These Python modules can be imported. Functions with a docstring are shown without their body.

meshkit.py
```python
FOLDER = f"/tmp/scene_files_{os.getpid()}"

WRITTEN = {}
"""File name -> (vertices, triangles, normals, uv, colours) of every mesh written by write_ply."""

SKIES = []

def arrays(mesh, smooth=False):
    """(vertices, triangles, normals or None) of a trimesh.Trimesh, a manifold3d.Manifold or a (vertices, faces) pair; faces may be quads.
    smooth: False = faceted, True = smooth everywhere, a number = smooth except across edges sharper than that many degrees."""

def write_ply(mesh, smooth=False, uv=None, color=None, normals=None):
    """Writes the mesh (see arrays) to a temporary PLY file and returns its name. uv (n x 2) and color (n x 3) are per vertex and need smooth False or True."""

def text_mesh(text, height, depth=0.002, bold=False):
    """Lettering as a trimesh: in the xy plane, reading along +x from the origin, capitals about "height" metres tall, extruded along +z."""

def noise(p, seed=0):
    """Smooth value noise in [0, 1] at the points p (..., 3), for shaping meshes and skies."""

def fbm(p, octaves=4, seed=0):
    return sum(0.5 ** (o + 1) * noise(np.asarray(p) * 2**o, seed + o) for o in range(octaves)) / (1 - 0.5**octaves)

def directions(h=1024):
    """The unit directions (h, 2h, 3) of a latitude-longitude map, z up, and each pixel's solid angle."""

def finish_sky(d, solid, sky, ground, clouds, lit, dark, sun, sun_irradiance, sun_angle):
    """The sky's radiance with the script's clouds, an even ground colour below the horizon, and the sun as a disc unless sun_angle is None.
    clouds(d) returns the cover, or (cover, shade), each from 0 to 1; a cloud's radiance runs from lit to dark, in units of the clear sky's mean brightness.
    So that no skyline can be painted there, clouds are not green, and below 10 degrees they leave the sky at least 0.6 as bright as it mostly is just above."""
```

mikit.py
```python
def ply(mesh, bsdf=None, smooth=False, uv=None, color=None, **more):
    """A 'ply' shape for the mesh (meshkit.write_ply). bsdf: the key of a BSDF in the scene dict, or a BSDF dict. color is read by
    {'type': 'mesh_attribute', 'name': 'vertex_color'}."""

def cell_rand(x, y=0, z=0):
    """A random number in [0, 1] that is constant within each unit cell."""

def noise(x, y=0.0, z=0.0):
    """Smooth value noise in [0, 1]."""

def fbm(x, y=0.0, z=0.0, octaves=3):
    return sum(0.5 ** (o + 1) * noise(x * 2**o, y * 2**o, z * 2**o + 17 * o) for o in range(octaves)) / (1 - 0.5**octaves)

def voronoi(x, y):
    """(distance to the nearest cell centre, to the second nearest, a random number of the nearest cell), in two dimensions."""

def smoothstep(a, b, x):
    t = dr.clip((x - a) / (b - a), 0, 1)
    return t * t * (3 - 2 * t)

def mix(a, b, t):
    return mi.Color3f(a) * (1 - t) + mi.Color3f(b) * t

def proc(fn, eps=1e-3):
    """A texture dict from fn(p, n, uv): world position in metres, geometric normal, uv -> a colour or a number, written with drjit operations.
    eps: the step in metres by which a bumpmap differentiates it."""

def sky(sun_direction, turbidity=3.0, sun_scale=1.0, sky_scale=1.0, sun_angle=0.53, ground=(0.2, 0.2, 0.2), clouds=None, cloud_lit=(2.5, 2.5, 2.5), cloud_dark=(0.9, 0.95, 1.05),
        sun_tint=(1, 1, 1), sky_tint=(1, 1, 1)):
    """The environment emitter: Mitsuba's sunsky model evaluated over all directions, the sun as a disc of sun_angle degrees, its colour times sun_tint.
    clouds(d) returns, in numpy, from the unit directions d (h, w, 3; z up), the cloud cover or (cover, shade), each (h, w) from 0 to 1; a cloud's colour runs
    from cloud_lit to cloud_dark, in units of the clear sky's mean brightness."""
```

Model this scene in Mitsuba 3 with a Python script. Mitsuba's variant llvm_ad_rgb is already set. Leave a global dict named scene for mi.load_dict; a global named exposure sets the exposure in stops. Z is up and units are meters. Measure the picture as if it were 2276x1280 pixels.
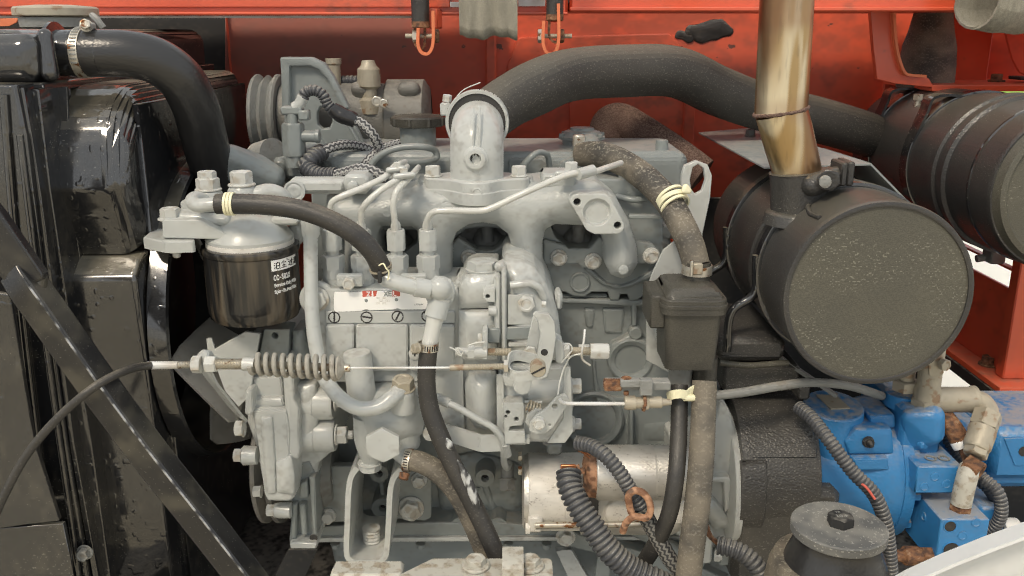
import math, random
import numpy as np, trimesh, mitsuba as mi, drjit as dr, mikit, meshkit
import shapely
from shapely.geometry import Polygon
from shapely.geometry.polygon import orient
import manifold3d as m3
from mikit import noise, fbm, voronoi, smoothstep, mix, cell_rand, proc

scene, labels = {}, {}
T = mi.ScalarTransform4f
# ---------------------------------------------------------------- camera, sky, exposure
F, CX, CY, PITCH = 2003.0, 1138.0, 640.0, math.radians(16)
CAM = np.array([0.0, -1.0, 1.55])
cp, sp = math.cos(PITCH), math.sin(PITCH)
FWD, UP = np.array([0, cp, -sp]), np.array([0, sp, cp])
scene['camera'] = {'type': 'perspective', 'fov': math.degrees(2 * math.atan(1138 / F)), 'fov_axis': 'x', 'near_clip': 0.02, 'far_clip': 400.0,
                   'to_world': T().look_at(origin=CAM.tolist(), target=(CAM + FWD).tolist(), up=[0, 0, 1])}
scene['sky'] = mikit.sky((-0.3, -0.6, 0.74), turbidity=3, sun_scale=0.3, sun_angle=14, clouds=lambda d: 1.0, cloud_lit=(1.74, 1.79, 1.82), sun_tint=(.94, .98, 1.04), ground=(0.28, 0.27, 0.25))
exposure = 2.5
random.seed(7)
RNG = np.random.default_rng(7)

# ---------------------------------------------------------------- measuring
def depth_of(py, Y): return (Y - CAM[1]) / (cp - (py - CY) / F * sp)
def P(px, py, Y):
    "the point at depth plane Y that the photograph shows at pixel (px, py)"
    t = depth_of(py, Y)
    return CAM + t * (FWD + (px - CX) / F * np.array([1.0, 0, 0]) - (py - CY) / F * UP)
def W(px, Y, py=640): return px * depth_of(py, Y) / F
def V(*a): return np.array(a, float)
def cross2(a, b): return a[:, 0] * b[:, 1] - a[:, 1] * b[:, 0]
def unit(v): v = np.asarray(v, float); return v / np.linalg.norm(v)

# ---------------------------------------------------------------- scene book-keeping
used = {}
def numbered(k):
    n = used.get(k, 0); used[k] = n + 1
    return k if n == 0 else f'{k}_{n:03d}'
def thing(name, label, cat, group=None):
    k = numbered(name); labels[k] = {'label': label, 'category': cat}
    if group: labels[k]['group'] = group
    return k
def add(parent, name, mesh, mat, smooth=38, label=None, uv=None, kind=None):
    k = numbered(f'{parent}__{name}' if parent else name)
    if uv is not None: scene[k] = mikit.ply(mesh, 'mat_' + mat, True, uv=uv)
    else: scene[k] = mikit.ply(mesh, 'mat_' + mat, smooth)
    if label or kind: labels[k] = {}
    if label: labels[k]['label'] = label
    if kind: labels[k]['kind'] = kind
    return k
def solo(name, label, cat, mesh, mat, smooth=38, group=None, uv=None):
    k = add(None, name, mesh, mat, smooth, uv=uv); labels[k] = {'label': label, 'category': cat}
    if group: labels[k]['group'] = group
    return k
def struct(name, mesh, mat, smooth=False):
    k = add(None, name, mesh, mat, smooth); labels[k] = {'kind': 'structure'}
    return k
def cat(*ms):
    ms = [m for x in ms for m in (x if isinstance(x, (list, tuple)) else [x])]
    return trimesh.util.concatenate(ms)

# ---------------------------------------------------------------- shapes
def crom(pts, n=8, closed=False):
    "Catmull-Rom (centripetal-ish) through the points"
    p = np.asarray(pts, float)
    if len(p) < 3 and not closed: return p
    if closed: q = np.vstack([p[-1], p, p[0], p[1]])
    else: q = np.vstack([2 * p[0] - p[1], p, 2 * p[-1] - p[-2]])
    out = []
    for i in range(1, len(q) - 2):
        a, b, c, d = q[i - 1:i + 3]
        t0 = 0; t1 = t0 + max(np.linalg.norm(b - a), 1e-9) ** .5; t2 = t1 + max(np.linalg.norm(c - b), 1e-9) ** .5; t3 = t2 + max(np.linalg.norm(d - c), 1e-9) ** .5
        for t in np.linspace(t1, t2, n, endpoint=False):
            A1 = (t1 - t) / (t1 - t0) * a + (t - t0) / (t1 - t0) * b; A2 = (t2 - t) / (t2 - t1) * b + (t - t1) / (t2 - t1) * c; A3 = (t3 - t) / (t3 - t2) * c + (t - t2) / (t3 - t2) * d
            B1 = (t2 - t) / (t2 - t0) * A1 + (t - t0) / (t2 - t0) * A2; B2 = (t3 - t) / (t3 - t1) * A2 + (t - t1) / (t3 - t1) * A3
            out.append((t2 - t) / (t2 - t1) * B1 + (t - t1) / (t2 - t1) * B2)
    if not closed: out.append(p[-1])
    return np.array(out)
def resample(p, step):
    s = np.r_[0, np.cumsum(np.linalg.norm(np.diff(p, axis=0), axis=1))]
    t = np.linspace(0, s[-1], max(2, int(round(s[-1] / step)) + 1))
    return np.stack([np.interp(t, s, p[:, k]) for k in range(p.shape[1])], 1), t
def frames(p, up=None):
    t = np.gradient(p, axis=0); t /= np.linalg.norm(t, axis=1, keepdims=True) + 1e-12
    a = np.cross(t[0], [0, 0, 1.0] if abs(t[0][2]) < .9 else [1.0, 0, 0]) if up is None else np.cross(t[0], up)
    a = unit(a); A = []
    for i in range(len(p)):
        a = unit(a - t[i] * (a @ t[i])); A.append(a)
    A = np.array(A)
    return t, A, np.cross(t, A)
def skin(rings, caps=True, close=True):
    "rings: (k, n, 3) -> a mesh"
    k, n = rings.shape[:2]; v = rings.reshape(-1, 3); f = []
    i, j = np.meshgrid(np.arange(k - 1), np.arange(n if close else n - 1), indexing='ij')
    a = i * n + j; b = i * n + (j + 1) % n
    f = np.vstack([np.stack([a, b, b + n], -1).reshape(-1, 3), np.stack([a, b + n, a + n], -1).reshape(-1, 3)])
    if caps:
        v = np.vstack([v, rings[0].mean(0), rings[-1].mean(0)]); c0, c1 = len(v) - 2, len(v) - 1; j = np.arange(n)
        f = np.vstack([f, np.stack([j * 0 + c0, (j + 1) % n, j], 1), np.stack([j * 0 + c1, (k - 1) * n + j, (k - 1) * n + (j + 1) % n], 1)])
    m = trimesh.Trimesh(v, f, process=False); m.merge_vertices(digits_vertex=7)
    m.update_faces(m.nondegenerate_faces())
    if m.is_watertight and m.volume < 0: m.invert()
    return m
def tube(pts, r, n=18, sm=7, caps=True, flat=1.0):
    "round tube through 3-D points; r a number or one per point"
    p = np.asarray(pts, float); rr = np.broadcast_to(np.asarray(r, float), (len(p),))
    q = crom(np.c_[p, rr], sm) if sm and len(p) > 2 else np.c_[p, rr]
    t, A, B = frames(q[:, :3]); ang = np.linspace(0, 2 * np.pi, n, endpoint=False)
    R = q[:, None, :3] + q[:, 3, None, None] * (np.cos(ang)[None, :, None] * A[:, None] + flat * np.sin(ang)[None, :, None] * B[:, None])
    return skin(R, caps)
def uvtube(pts, r, n=20, sm=8):
    p = np.asarray(pts, float); q = crom(p, sm); q, s = resample(q, .004)
    t, A, B = frames(q); ang = np.linspace(0, 2 * np.pi, n + 1)
    R = q[:, None] + r * (np.cos(ang)[None, :, None] * A[:, None] + np.sin(ang)[None, :, None] * B[:, None])
    k = len(q); i, j = np.meshgrid(np.arange(k - 1), np.arange(n), indexing='ij'); a = i * (n + 1) + j; b = a + 1
    f = np.vstack([np.stack([a, b, b + n + 1], -1).reshape(-1, 3), np.stack([a, b + n + 1, a + n + 1], -1).reshape(-1, 3)])
    uv = np.stack(np.broadcast_arrays(s[:, None], ang[None] * r), -1).reshape(-1, 2)
    return trimesh.Trimesh(R.reshape(-1, 3), f, process=False), uv
def corr(pts, r, pitch, depth=.14, n=18):
    "corrugated conduit: ribs of the given pitch along the path"
    q = crom(np.asarray(pts, float), 10); q, s = resample(q, pitch / 6)
    prof = np.array([1, 1, 1 - .2 * depth, 1 - depth, 1 - depth, 1 - .2 * depth])
    rr = r * prof[np.arange(len(q)) % 6]
    t, A, B = frames(q); ang = np.linspace(0, 2 * np.pi, n, endpoint=False)
    return skin(q[:, None] + rr[:, None, None] * (np.cos(ang)[None, :, None] * A[:, None] + np.sin(ang)[None, :, None] * B[:, None]))
def lathe(prof, o, ax, n=32, ref=None):
    "prof: (radius, height along ax) pairs from o"
    ax = unit(ax); a = unit(np.cross(ax, [0, 0, 1.0] if abs(ax[2]) < .9 else [1.0, 0, 0])); b = np.cross(ax, a)
    ang = np.linspace(0, 2 * np.pi, n, endpoint=False)
    R = np.array([o + ax * h + max(r, 1e-6) * (np.cos(ang)[:, None] * a + np.sin(ang)[:, None] * b) for r, h in prof])
    return skin(R, tuple(prof[0]) != tuple(prof[-1]))
def sweep(section, path, up, sm=0):
    "section (n,2) carried along path; its 2nd axis is kept close to up"
    q = crom(path, sm) if sm else np.asarray(path, float); t = np.gradient(q, axis=0); R = []
    for i in range(len(q)):
        d = unit(t[i]); s = unit(np.cross(d, up)); u = np.cross(s, d)
        R.append(q[i] + np.asarray(section)[:, :1] * s + np.asarray(section)[:, 1:] * u)
    return skin(np.array(R))
def ring_mesh(levels):
    "levels: [(shapely polygon(s), height)] outer to inner; closes the last one"
    vs, fs, at = [], [], 0
    def put(poly, hfun):
        nonlocal at
        for g in getattr(poly, 'geoms', [poly]):
            if g.geom_type != 'Polygon' or g.area < 1e-10: continue
            v, f = trimesh.creation.triangulate_polygon(orient(g), engine='earcut')
            v = np.asarray(v)[:, :2]; h = hfun(v)
            a, b, c = (v[f[:, k]] for k in range(3)); s = cross2(b - a, c - a)
            f = np.where((s < 0)[:, None], f[:, ::-1], f)
            vs.append(np.c_[v, h]); fs.append(f + at); at += len(v)
    for (a, ha), (b, hb) in zip(levels[:-1], levels[1:]):
        if b.is_empty: put(a, lambda v: np.full(len(v), ha)); return np.vstack(vs), np.vstack(fs)
        inner = {tuple(np.round(c, 7)) for g in getattr(b, 'geoms', [b]) for rr in [g.exterior, *g.interiors] for c in rr.coords}
        put(a.difference(b), lambda v: np.array([hb if tuple(np.round(c, 7)) in inner else ha for c in v]))
    put(levels[-1][0], lambda v: np.full(len(v), levels[-1][1]))
    return np.vstack(vs), np.vstack(fs)
def relief(poly, prof, depth):
    "poly (u,v) raised along +w: prof = [(inset, height)...]; walls reach down by depth"
    fine = abs(prof[-1][0] - prof[0][0]) > .007
    if fine: poly = shapely.segmentize(poly, .004)
    poly = orient(poly); lv = [(poly, prof[0][1])]
    for d, h in prof[1:]:
        b = poly.buffer(-d, join_style='mitre', mitre_limit=2).simplify(1e-5)
        if fine and not b.is_empty: b = shapely.segmentize(b, .004)
        lv.append((b, h))
        if b.is_empty: break
    v, f = ring_mesh(lv); vs, fs, at = [v], [f], len(v)
    low = prof[0][1] - depth
    for g in getattr(poly, 'geoms', [poly]):
        for rr in [g.exterior, *g.interiors]:
            c = np.array(rr.coords)[:-1]; n = len(c); i = np.arange(n)
            vs.append(np.vstack([np.c_[c, np.full(n, prof[0][1])], np.c_[c, np.full(n, low)]]))
            fs.append(at + np.vstack([np.stack([i, i + n, (i + 1) % n + n], 1), np.stack([i, (i + 1) % n + n, (i + 1) % n], 1)])); at += 2 * n
        bv, bf = trimesh.creation.triangulate_polygon(g, engine='earcut'); bv = np.asarray(bv)[:, :2]
        a, b, c = (bv[bf[:, k]] for k in range(3)); s = cross2(b - a, c - a); bf = np.where((s > 0)[:, None], bf[:, ::-1], bf)
        vs.append(np.c_[bv, np.full(len(bv), low)]); fs.append(bf + at); at += len(bv)
    m = trimesh.Trimesh(np.vstack(vs), np.vstack(fs), process=False); m.merge_vertices(digits_vertex=6); m.update_faces(m.nondegenerate_faces())
    return m
def bev(b, h0=0.0, n=3):
    "a rounded edge of radius b"
    return [(b * (1 - math.cos(a)), h0 - b * (1 - math.sin(a))) for a in np.linspace(0, math.pi / 2, n + 1)]
def poly_px(pts, Y, r=0, curve=0):
    if curve: pts = crom(np.asarray(pts, float), curve, closed=True)
    g = Polygon([P(x, y, Y)[[0, 2]] for x, y in pts])
    if not g.is_valid: g = g.buffer(0)
    if r: g = g.buffer(-r).buffer(2 * r, quad_segs=5).buffer(-r, quad_segs=5).simplify(1e-5)
    return g
def circ_px(px, py, r, Y, n=24):
    c = P(px, py, Y); a = np.linspace(0, 2 * np.pi, n, endpoint=False); R = W(r, Y, py)
    return Polygon(np.c_[c[0] + R * np.cos(a), c[2] + R * np.sin(a)])
def face(m, Y):
    "local (u, v, w) -> world: u = x, v = z, w = towards the camera from plane Y"
    v = np.array(m.vertices); m = m.copy(); m.vertices = np.c_[v[:, 0], Y - v[:, 2], v[:, 1]]
    return m
def plate(pts, Y, depth, r=0, b=.0012, curve=0, holes=(), prof=None, fill=True):
    "outline in photo pixels at depth Y, extruded away from the camera by depth (m), front edge rounded by b"
    g = poly_px(pts, Y, r, curve) if not isinstance(pts, shapely.geometry.base.BaseGeometry) else pts
    for h in holes: g = g.difference(circ_px(*h, Y) if len(h) == 3 else poly_px(h, Y))
    if g.geom_type != 'Polygon': g = max(g.geoms, key=lambda q: q.area)
    pr = prof or (bev(b) if b else [(0, 0)])
    return face(relief(g, pr, max(depth - b, .0005)), Y)
def puff(g, h, w, depth, step=.0026):
    "local plate whose front swells by h over a border of width w, like a casting"
    from scipy.spatial import Delaunay
    g = orient(shapely.segmentize(g.simplify(2e-5), step)); x0, y0, x1, y1 = g.bounds
    gx, gy = np.meshgrid(np.arange(x0, x1, step), np.arange(y0, y1, step * .866)); gx[1::2] += step / 2
    q = np.c_[gx.ravel(), gy.ravel()]; sp_ = shapely.points(q); q = q[shapely.contains(g, sp_) & (shapely.distance(g.boundary, sp_) > .0016)]
    rings = [np.array(r.coords)[:-1] for r in [g.exterior, *g.interiors]]; edge = [np.vstack(rings)]
    for d in (.0004, .0011):
        b = g.buffer(-d)
        for k in getattr(b, 'geoms', [b]):
            if not k.is_empty: edge.append(np.vstack([np.array(shapely.segmentize(r, step).coords)[:-1] for r in [k.exterior, *k.interiors]]))
    nb = len(edge[0]); p = np.vstack(edge + [q]); f = Delaunay(p).simplices
    c = p[f].mean(1); f = f[shapely.contains(g, shapely.points(c))]
    e1, e2 = p[f[:, 1]] - p[f[:, 0]], p[f[:, 2]] - p[f[:, 0]]; ar = cross2(e1, e2); f = f[abs(ar) > 1e-11]; ar = ar[abs(ar) > 1e-11]; f = np.where((ar < 0)[:, None], f[:, ::-1], f)
    d = shapely.distance(g.boundary, shapely.points(p)); d[:nb] = 0; t = np.clip(d / w, 0, 1); z = h * np.sqrt(np.clip(1 - (1 - t) ** 2, 0, 1))
    i = np.r_[f[:, 0], f[:, 1], f[:, 2]]; j = np.r_[f[:, 1], f[:, 2], f[:, 0]]; deg = np.bincount(i, minlength=len(p)) + np.bincount(j, minlength=len(p)); far = d > .0014
    for _ in range(8):
        m = (np.bincount(i, z[j], len(p)) + np.bincount(j, z[i], len(p))) / np.maximum(deg, 1); z = np.where(far, .4 * z + .6 * m, z)
    z -= h; v = [np.c_[p, z]]; fs = [f]; at = len(p); o = 0
    for r in rings:
        n = len(r); k = np.arange(n); v.append(np.c_[r, np.full(n, -h - depth)]); top = o + k; o += n
        fs.append(np.vstack([np.stack([top, at + k, at + (k + 1) % n], 1), np.stack([top, at + (k + 1) % n, top[(k + 1) % n]], 1)])); at += n
    bv, bf = trimesh.creation.triangulate_polygon(g, engine='earcut'); bv = np.asarray(bv)[:, :2]; s_ = cross2(bv[bf[:, 1]] - bv[bf[:, 0]], bv[bf[:, 2]] - bv[bf[:, 0]])
    v.append(np.c_[bv, np.full(len(bv), -h - depth)]); fs.append(np.where((s_ > 0)[:, None], bf[:, ::-1], bf) + at)
    m = trimesh.Trimesh(np.vstack(v), np.vstack(fs), process=False); m.merge_vertices(digits_vertex=6); m.update_faces(m.nondegenerate_faces()); return m
def dome(pts, Y, depth, h, w, r=0, curve=0, n=5):
    g = poly_px(pts, Y, max(r, .0015), curve)
    if g.geom_type != 'Polygon': g = max(g.geoms, key=lambda q: q.area)
    return face(puff(g, h, w, depth), Y)
def boss(px, py, Y, prof, n=28, ax=(0, -1, 0)):
    "turned shape at a pixel; prof = (radius, height) in photo pixels"
    s = W(1, Y, py)
    return lathe([(r * s, h * s) for r, h in prof], P(px, py, Y), ax, n)
def hexb(c, ax, af, h, wr=0, wt=0, rot=0.0, dish=True):
    "hexagon head: af across flats, height h, optional washer radius/thickness"
    ax = unit(ax); a = unit(np.cross(ax, [0, 0, 1.0] if abs(ax[2]) < .9 else [1.0, 0, 0])); b = np.cross(ax, a); k = np.arange(24) * 2 * np.pi / 24
    rad = af / 2 / np.cos((k + np.pi / 6) % (np.pi / 3) - np.pi / 6); k = k + rot
    circ = lambda R, z: np.asarray(c) + ax * z + (np.broadcast_to(R, (24,))[:, None]) * (np.cos(k)[:, None] * a + np.sin(k)[:, None] * b)
    hz = h - (rad - af / 2) * .55 - .04 * h
    mid = np.asarray(c) + ax * (wt + hz)[:, None] + rad[:, None] * (np.cos(k)[:, None] * a + np.sin(k)[:, None] * b)
    rings = [circ(rad, wt), mid, circ(af / 2 * .94, wt + h)]
    if dish: rings += [circ(af / 2 * .72, wt + h), circ(af / 2 * .62, wt + h * .9)]
    m = skin(np.array(rings))
    if wr: m = cat(m, lathe([(wr * .9, 0), (wr, wt * .25), (wr, wt * .7), (wr * .93, wt), (wr * .5, wt)], c, ax, 24))
    return m
def hexpx(px, py, Y, af, h, wr=0, wt=0, ax=(0, -1, 0), rot=.3, dish=True):
    s = W(1, Y, py); return hexb(P(px, py, Y), ax, af * s, h * s, wr * s, wt * s, rot, dish)
def box(lo, hi, b=.001):
    "box between two corners with chamfered edges"
    lo, hi = np.minimum(lo, hi), np.maximum(lo, hi); b = min(b, .45 * (hi - lo).min())
    pts = []
    for s in np.ndindex(2, 2, 2):
        c = np.where(s, hi, lo); d = np.where(s, -1, 1) * b
        for k in range(3): e = d.copy(); e[k] = 0; pts.append(c + e)
    return trimesh.convex.convex_hull(np.array(pts))
def boxpx(x0, y0, x1, y1, Y0, Y1, b=.001):
    "box whose front face spans the pixels at Y0, reaching back to Y1"
    a, c = P(x0, y0, Y0), P(x1, y1, Y0); return box(V(a[0], Y0, a[2]), V(c[0], Y1, c[2]), b)
def hull(*balls):
    "smooth lump: hull of balls (point, radius)"
    sp_ = [m3.Manifold.sphere(r, 20).translate(np.asarray(c, float).tolist()) for c, r in balls]
    m = m3.Manifold.batch_hull(sp_).to_mesh(); return trimesh.Trimesh(m.vert_properties[:, :3], m.tri_verts)
def spring(c0, c1, r0, r1, wire, turns, n=10):
    c0, c1 = np.asarray(c0), np.asarray(c1); ax = unit(c1 - c0); a = unit(np.cross(ax, [0, 0, 1.0])); b = np.cross(ax, a)
    k = np.linspace(0, 1, int(turns * 20)); ph = k * turns * 2 * np.pi; R = r0 + (r1 - r0) * k
    return tube(c0 + (c1 - c0) * k[:, None] + R[:, None] * (np.cos(ph)[:, None] * a + np.sin(ph)[:, None] * b), wire, n, 0)
def thread(c0, c1, r, pitch=.0016, n=14):
    c0, c1 = np.asarray(c0, float), np.asarray(c1, float); L = np.linalg.norm(c1 - c0); k = max(2, int(L / pitch)); pr = [(r, 0)]
    for i in range(k): pr += [(r, (i + .25) * L / k), (r * .84, (i + .6) * L / k)]
    return lathe(pr + [(r, L), (r * .5, L)], c0, c1 - c0, n)
def rough(m, amp, freq, seed=0):
    "push vertices along their normals by noise"
    m = m.copy(); n = m.vertex_normals; m.vertices = m.vertices + n * (amp * (meshkit.fbm(m.vertices * freq, 3, seed) - .5) * 2)[:, None]; return m
def text(s, h, o, ux, uy, depth=.0006, bold=False, width=None):
    "lettering at o reading along ux, capitals up along uy"
    m = meshkit.text_mesh(s, h, depth, bold); v = np.array(m.vertices)
    if width: v[:, 0] *= width / v[:, 0].max()
    ux, uy = unit(ux), unit(uy); m.vertices = np.asarray(o) + v[:, :1] * ux + v[:, 1:2] * uy + v[:, 2:] * np.cross(ux, uy); return m
def clampband(c, ax, r, w, th=.0012, n=32):
    return lathe([(r - .0004, -w / 2), (r + th, -w / 2), (r + th, w / 2), (r - .0004, w / 2), (r - .0004, -w / 2)], c, ax, n)
X, Yv, Z, NY = V(1, 0, 0), V(0, 1, 0), V(0, 0, 1), V(0, -1, 0)
# ---------------------------------------------------------------- materials
def mat(key, base, rough=.5, metal=0.0, bump=None, bscale=.0004, eps=8e-4, spec=.5, coat=0.0, two=True, coatgloss=.9):
    d = {'type': 'principled', 'roughness': rough, 'metallic': metal, 'specular': spec}
    if coat: d['clearcoat'] = coat; d['clearcoat_gloss'] = coatgloss
    d['base_color'] = {'type': 'rgb', 'value': list(base)} if isinstance(base, (tuple, list)) else proc(base)
    if callable(rough): d['roughness'] = proc(rough)
    if callable(metal): d['metallic'] = proc(metal)
    if bump: d = {'type': 'bumpmap', 'arbitrary': proc(bump, eps), 'scale': bscale, 'bsdf': d}
    scene['mat_' + key] = {'type': 'twosided', 'bsdf': d} if two else d
def up_of(n): return smoothstep(.35, .95, n.z)
DUST, SOIL = (.34, .32, .28), (.12, .095, .07)
def paint(col, dust=.5, soil=.35, tint=.12, specks=0.0, f=1.0):
    def fn(p, n, uv):
        a = fbm(p.x * 24 * f, p.y * 24 * f, p.z * 24 * f, 3); g = fbm(p.x * 150, p.y * 150, p.z * 150, 2); b = noise(p.x * 9 + 5, p.y * 9, p.z * 9)
        c = mi.Color3f(col) * (1 - tint + 2 * tint * a)
        c = mix(c, SOIL, soil * smoothstep(.5, .8, .55 * a + .45 * g) * (.3 + .7 * b))
        c = mix(c, DUST, dust * up_of(n) * smoothstep(.3, .65, .5 * a + .5 * g))
        if specks: c = mix(c, (.55, .55, .5), specks * smoothstep(.74, .8, noise(p.x * 420, p.y * 420, p.z * 420)) * b)
        return c
    return fn
def castb(p, n, uv): return noise(p.x * 480, p.y * 480, p.z * 480)
def fineb(p, n, uv): return noise(p.x * 90, p.y * 90, p.z * 90)
mat('grey', paint((.205, .227, .224), .42, .6), .36, bump=fineb, bscale=.0005, coat=.2)  # engine paint in its darker copy, for the shaded block and head
mat('lit_grey', paint((.405, .42, .405), .38, .5), .27, bump=fineb, bscale=.0005, coat=.4)  # same engine paint, lightened for front parts that catch the light
mat('cast', paint((.35, .367, .355), .35, .45), .3, bump=lambda p, n, uv: noise(p.x * 520, p.y * 520, p.z * 520), bscale=.0006, eps=4e-4)
mat('pipe', paint((.50, .505, .475), .3, .3), .24, coat=.4)
mat('dirty', paint((.2, .205, .195), .6, .8, .25), .6, bump=castb, bscale=.0006)
def bolt_c(p, n, uv):
    a = fbm(p.x * 120, p.y * 120, p.z * 120, 2)
    return mix((.46, .465, .44), (.3, .25, .18), smoothstep(.5, .75, a) * .6)
mat('bolt', bolt_c, .34)
def rust_c(p, n, uv):
    a = fbm(p.x * 200, p.y * 200, p.z * 200, 3)
    return mix(mix((.07, .038, .024), (.19, .088, .042), smoothstep(.3, .6, a)), (.34, .24, .15), smoothstep(.6, .75, a) * .45)
def brown_c(p, n, uv):
    g = fbm(p.x * 700, p.y * 700, p.z * 700, 2); return mix((.075, .042, .032), (.20, .135, .105), smoothstep(.35, .7, g) * (.5 + .5 * up_of(n)))
mat('brown', brown_c, .85, bump=castb, bscale=.0006)
mat('flat_rust', lambda p, n, uv: mix(mix((.16, .075, .04), (.40, .22, .13), smoothstep(.3, .65, fbm(p.x * 130, p.y * 130, p.z * 130, 3))), (.06, .04, .03), smoothstep(.62, .75, fbm(p.x * 90 + 4, p.y * 90, p.z * 90, 2)) * .8), .7, bump=castb, bscale=.0004)
mat('rust', rust_c, .75, bump=castb, bscale=.0006)
def zinc_c(p, n, uv):
    a = fbm(p.x * 160, p.y * 160, p.z * 160, 3)
    return mix(mix((.62, .60, .55), (.45, .40, .30), a), (.20, .09, .04), smoothstep(.6, .72, a))
mat('zinc', zinc_c, .38, .75)
def gold_c(p, n, uv):
    a = fbm(p.x * 90, p.y * 90, p.z * 90, 3)
    return mix(mix((.40, .36, .28), (.30, .27, .21), a), (.24, .15, .09), smoothstep(.58, .72, a) * .8)
mat('fitting', gold_c, .5, .25, bump=fineb, bscale=.0004)
mat('spring', paint((.30, .285, .245), .5, .7, .25), .6, bump=castb, bscale=.0006)
def gloss_c(p, n, uv):
    a = fbm(p.x * 14, p.y * 14, p.z * 14, 3); g = fbm(p.x * 120, p.y * 120, p.z * 60, 2); s = noise(p.x * 560, p.y * 560, p.z * 560)
    c = mix((.010, .0105, .012), (.085, .076, .056), smoothstep(.5, .8, .62 * a + .38 * g) * .35)
    c = mix(c, (.16, .145, .11), up_of(n) * .8 * smoothstep(.25, .6, a))
    return mix(c, (.3, .29, .25), smoothstep(.84, .90, s) * .4 * smoothstep(.45, .65, a))
def gloss_r(p, n, uv):
    a = fbm(p.x * 14, p.y * 14, p.z * 14, 3); return .06 + .18 * smoothstep(.5, .8, a) + .06 * noise(p.x * 200, p.y * 200, p.z * 200)
def drops(p, n, uv): return smoothstep(.72, .9, noise(p.x * 170, p.y * 170, p.z * 130)) + .6 * fbm(p.x * 9, p.y * 9, p.z * 9, 2)
mat('gloss', gloss_c, gloss_r, bump=drops, bscale=.0004, spec=.9, coat=.8, coatgloss=.97)
def muff_c(p, n, uv):
    a = fbm(p.x * 12, p.y * 12, p.z * 12, 3); s = noise(p.x * 800, p.y * 800, p.z * 800); g = noise(p.x * 1100, p.y * 1100, p.z * 1100)
    c = mix((.022, .022, .024), (.055, .052, .046), a) * (.75 + .5 * g)
    c = mix(c, (.13, .118, .09), .45 * up_of(n))
    return mix(c, (.36, .34, .29), smoothstep(.80, .92, s) * .4 * smoothstep(.4, .65, a))
mat('muffler', muff_c, .33, bump=castb, bscale=.0005)
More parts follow.
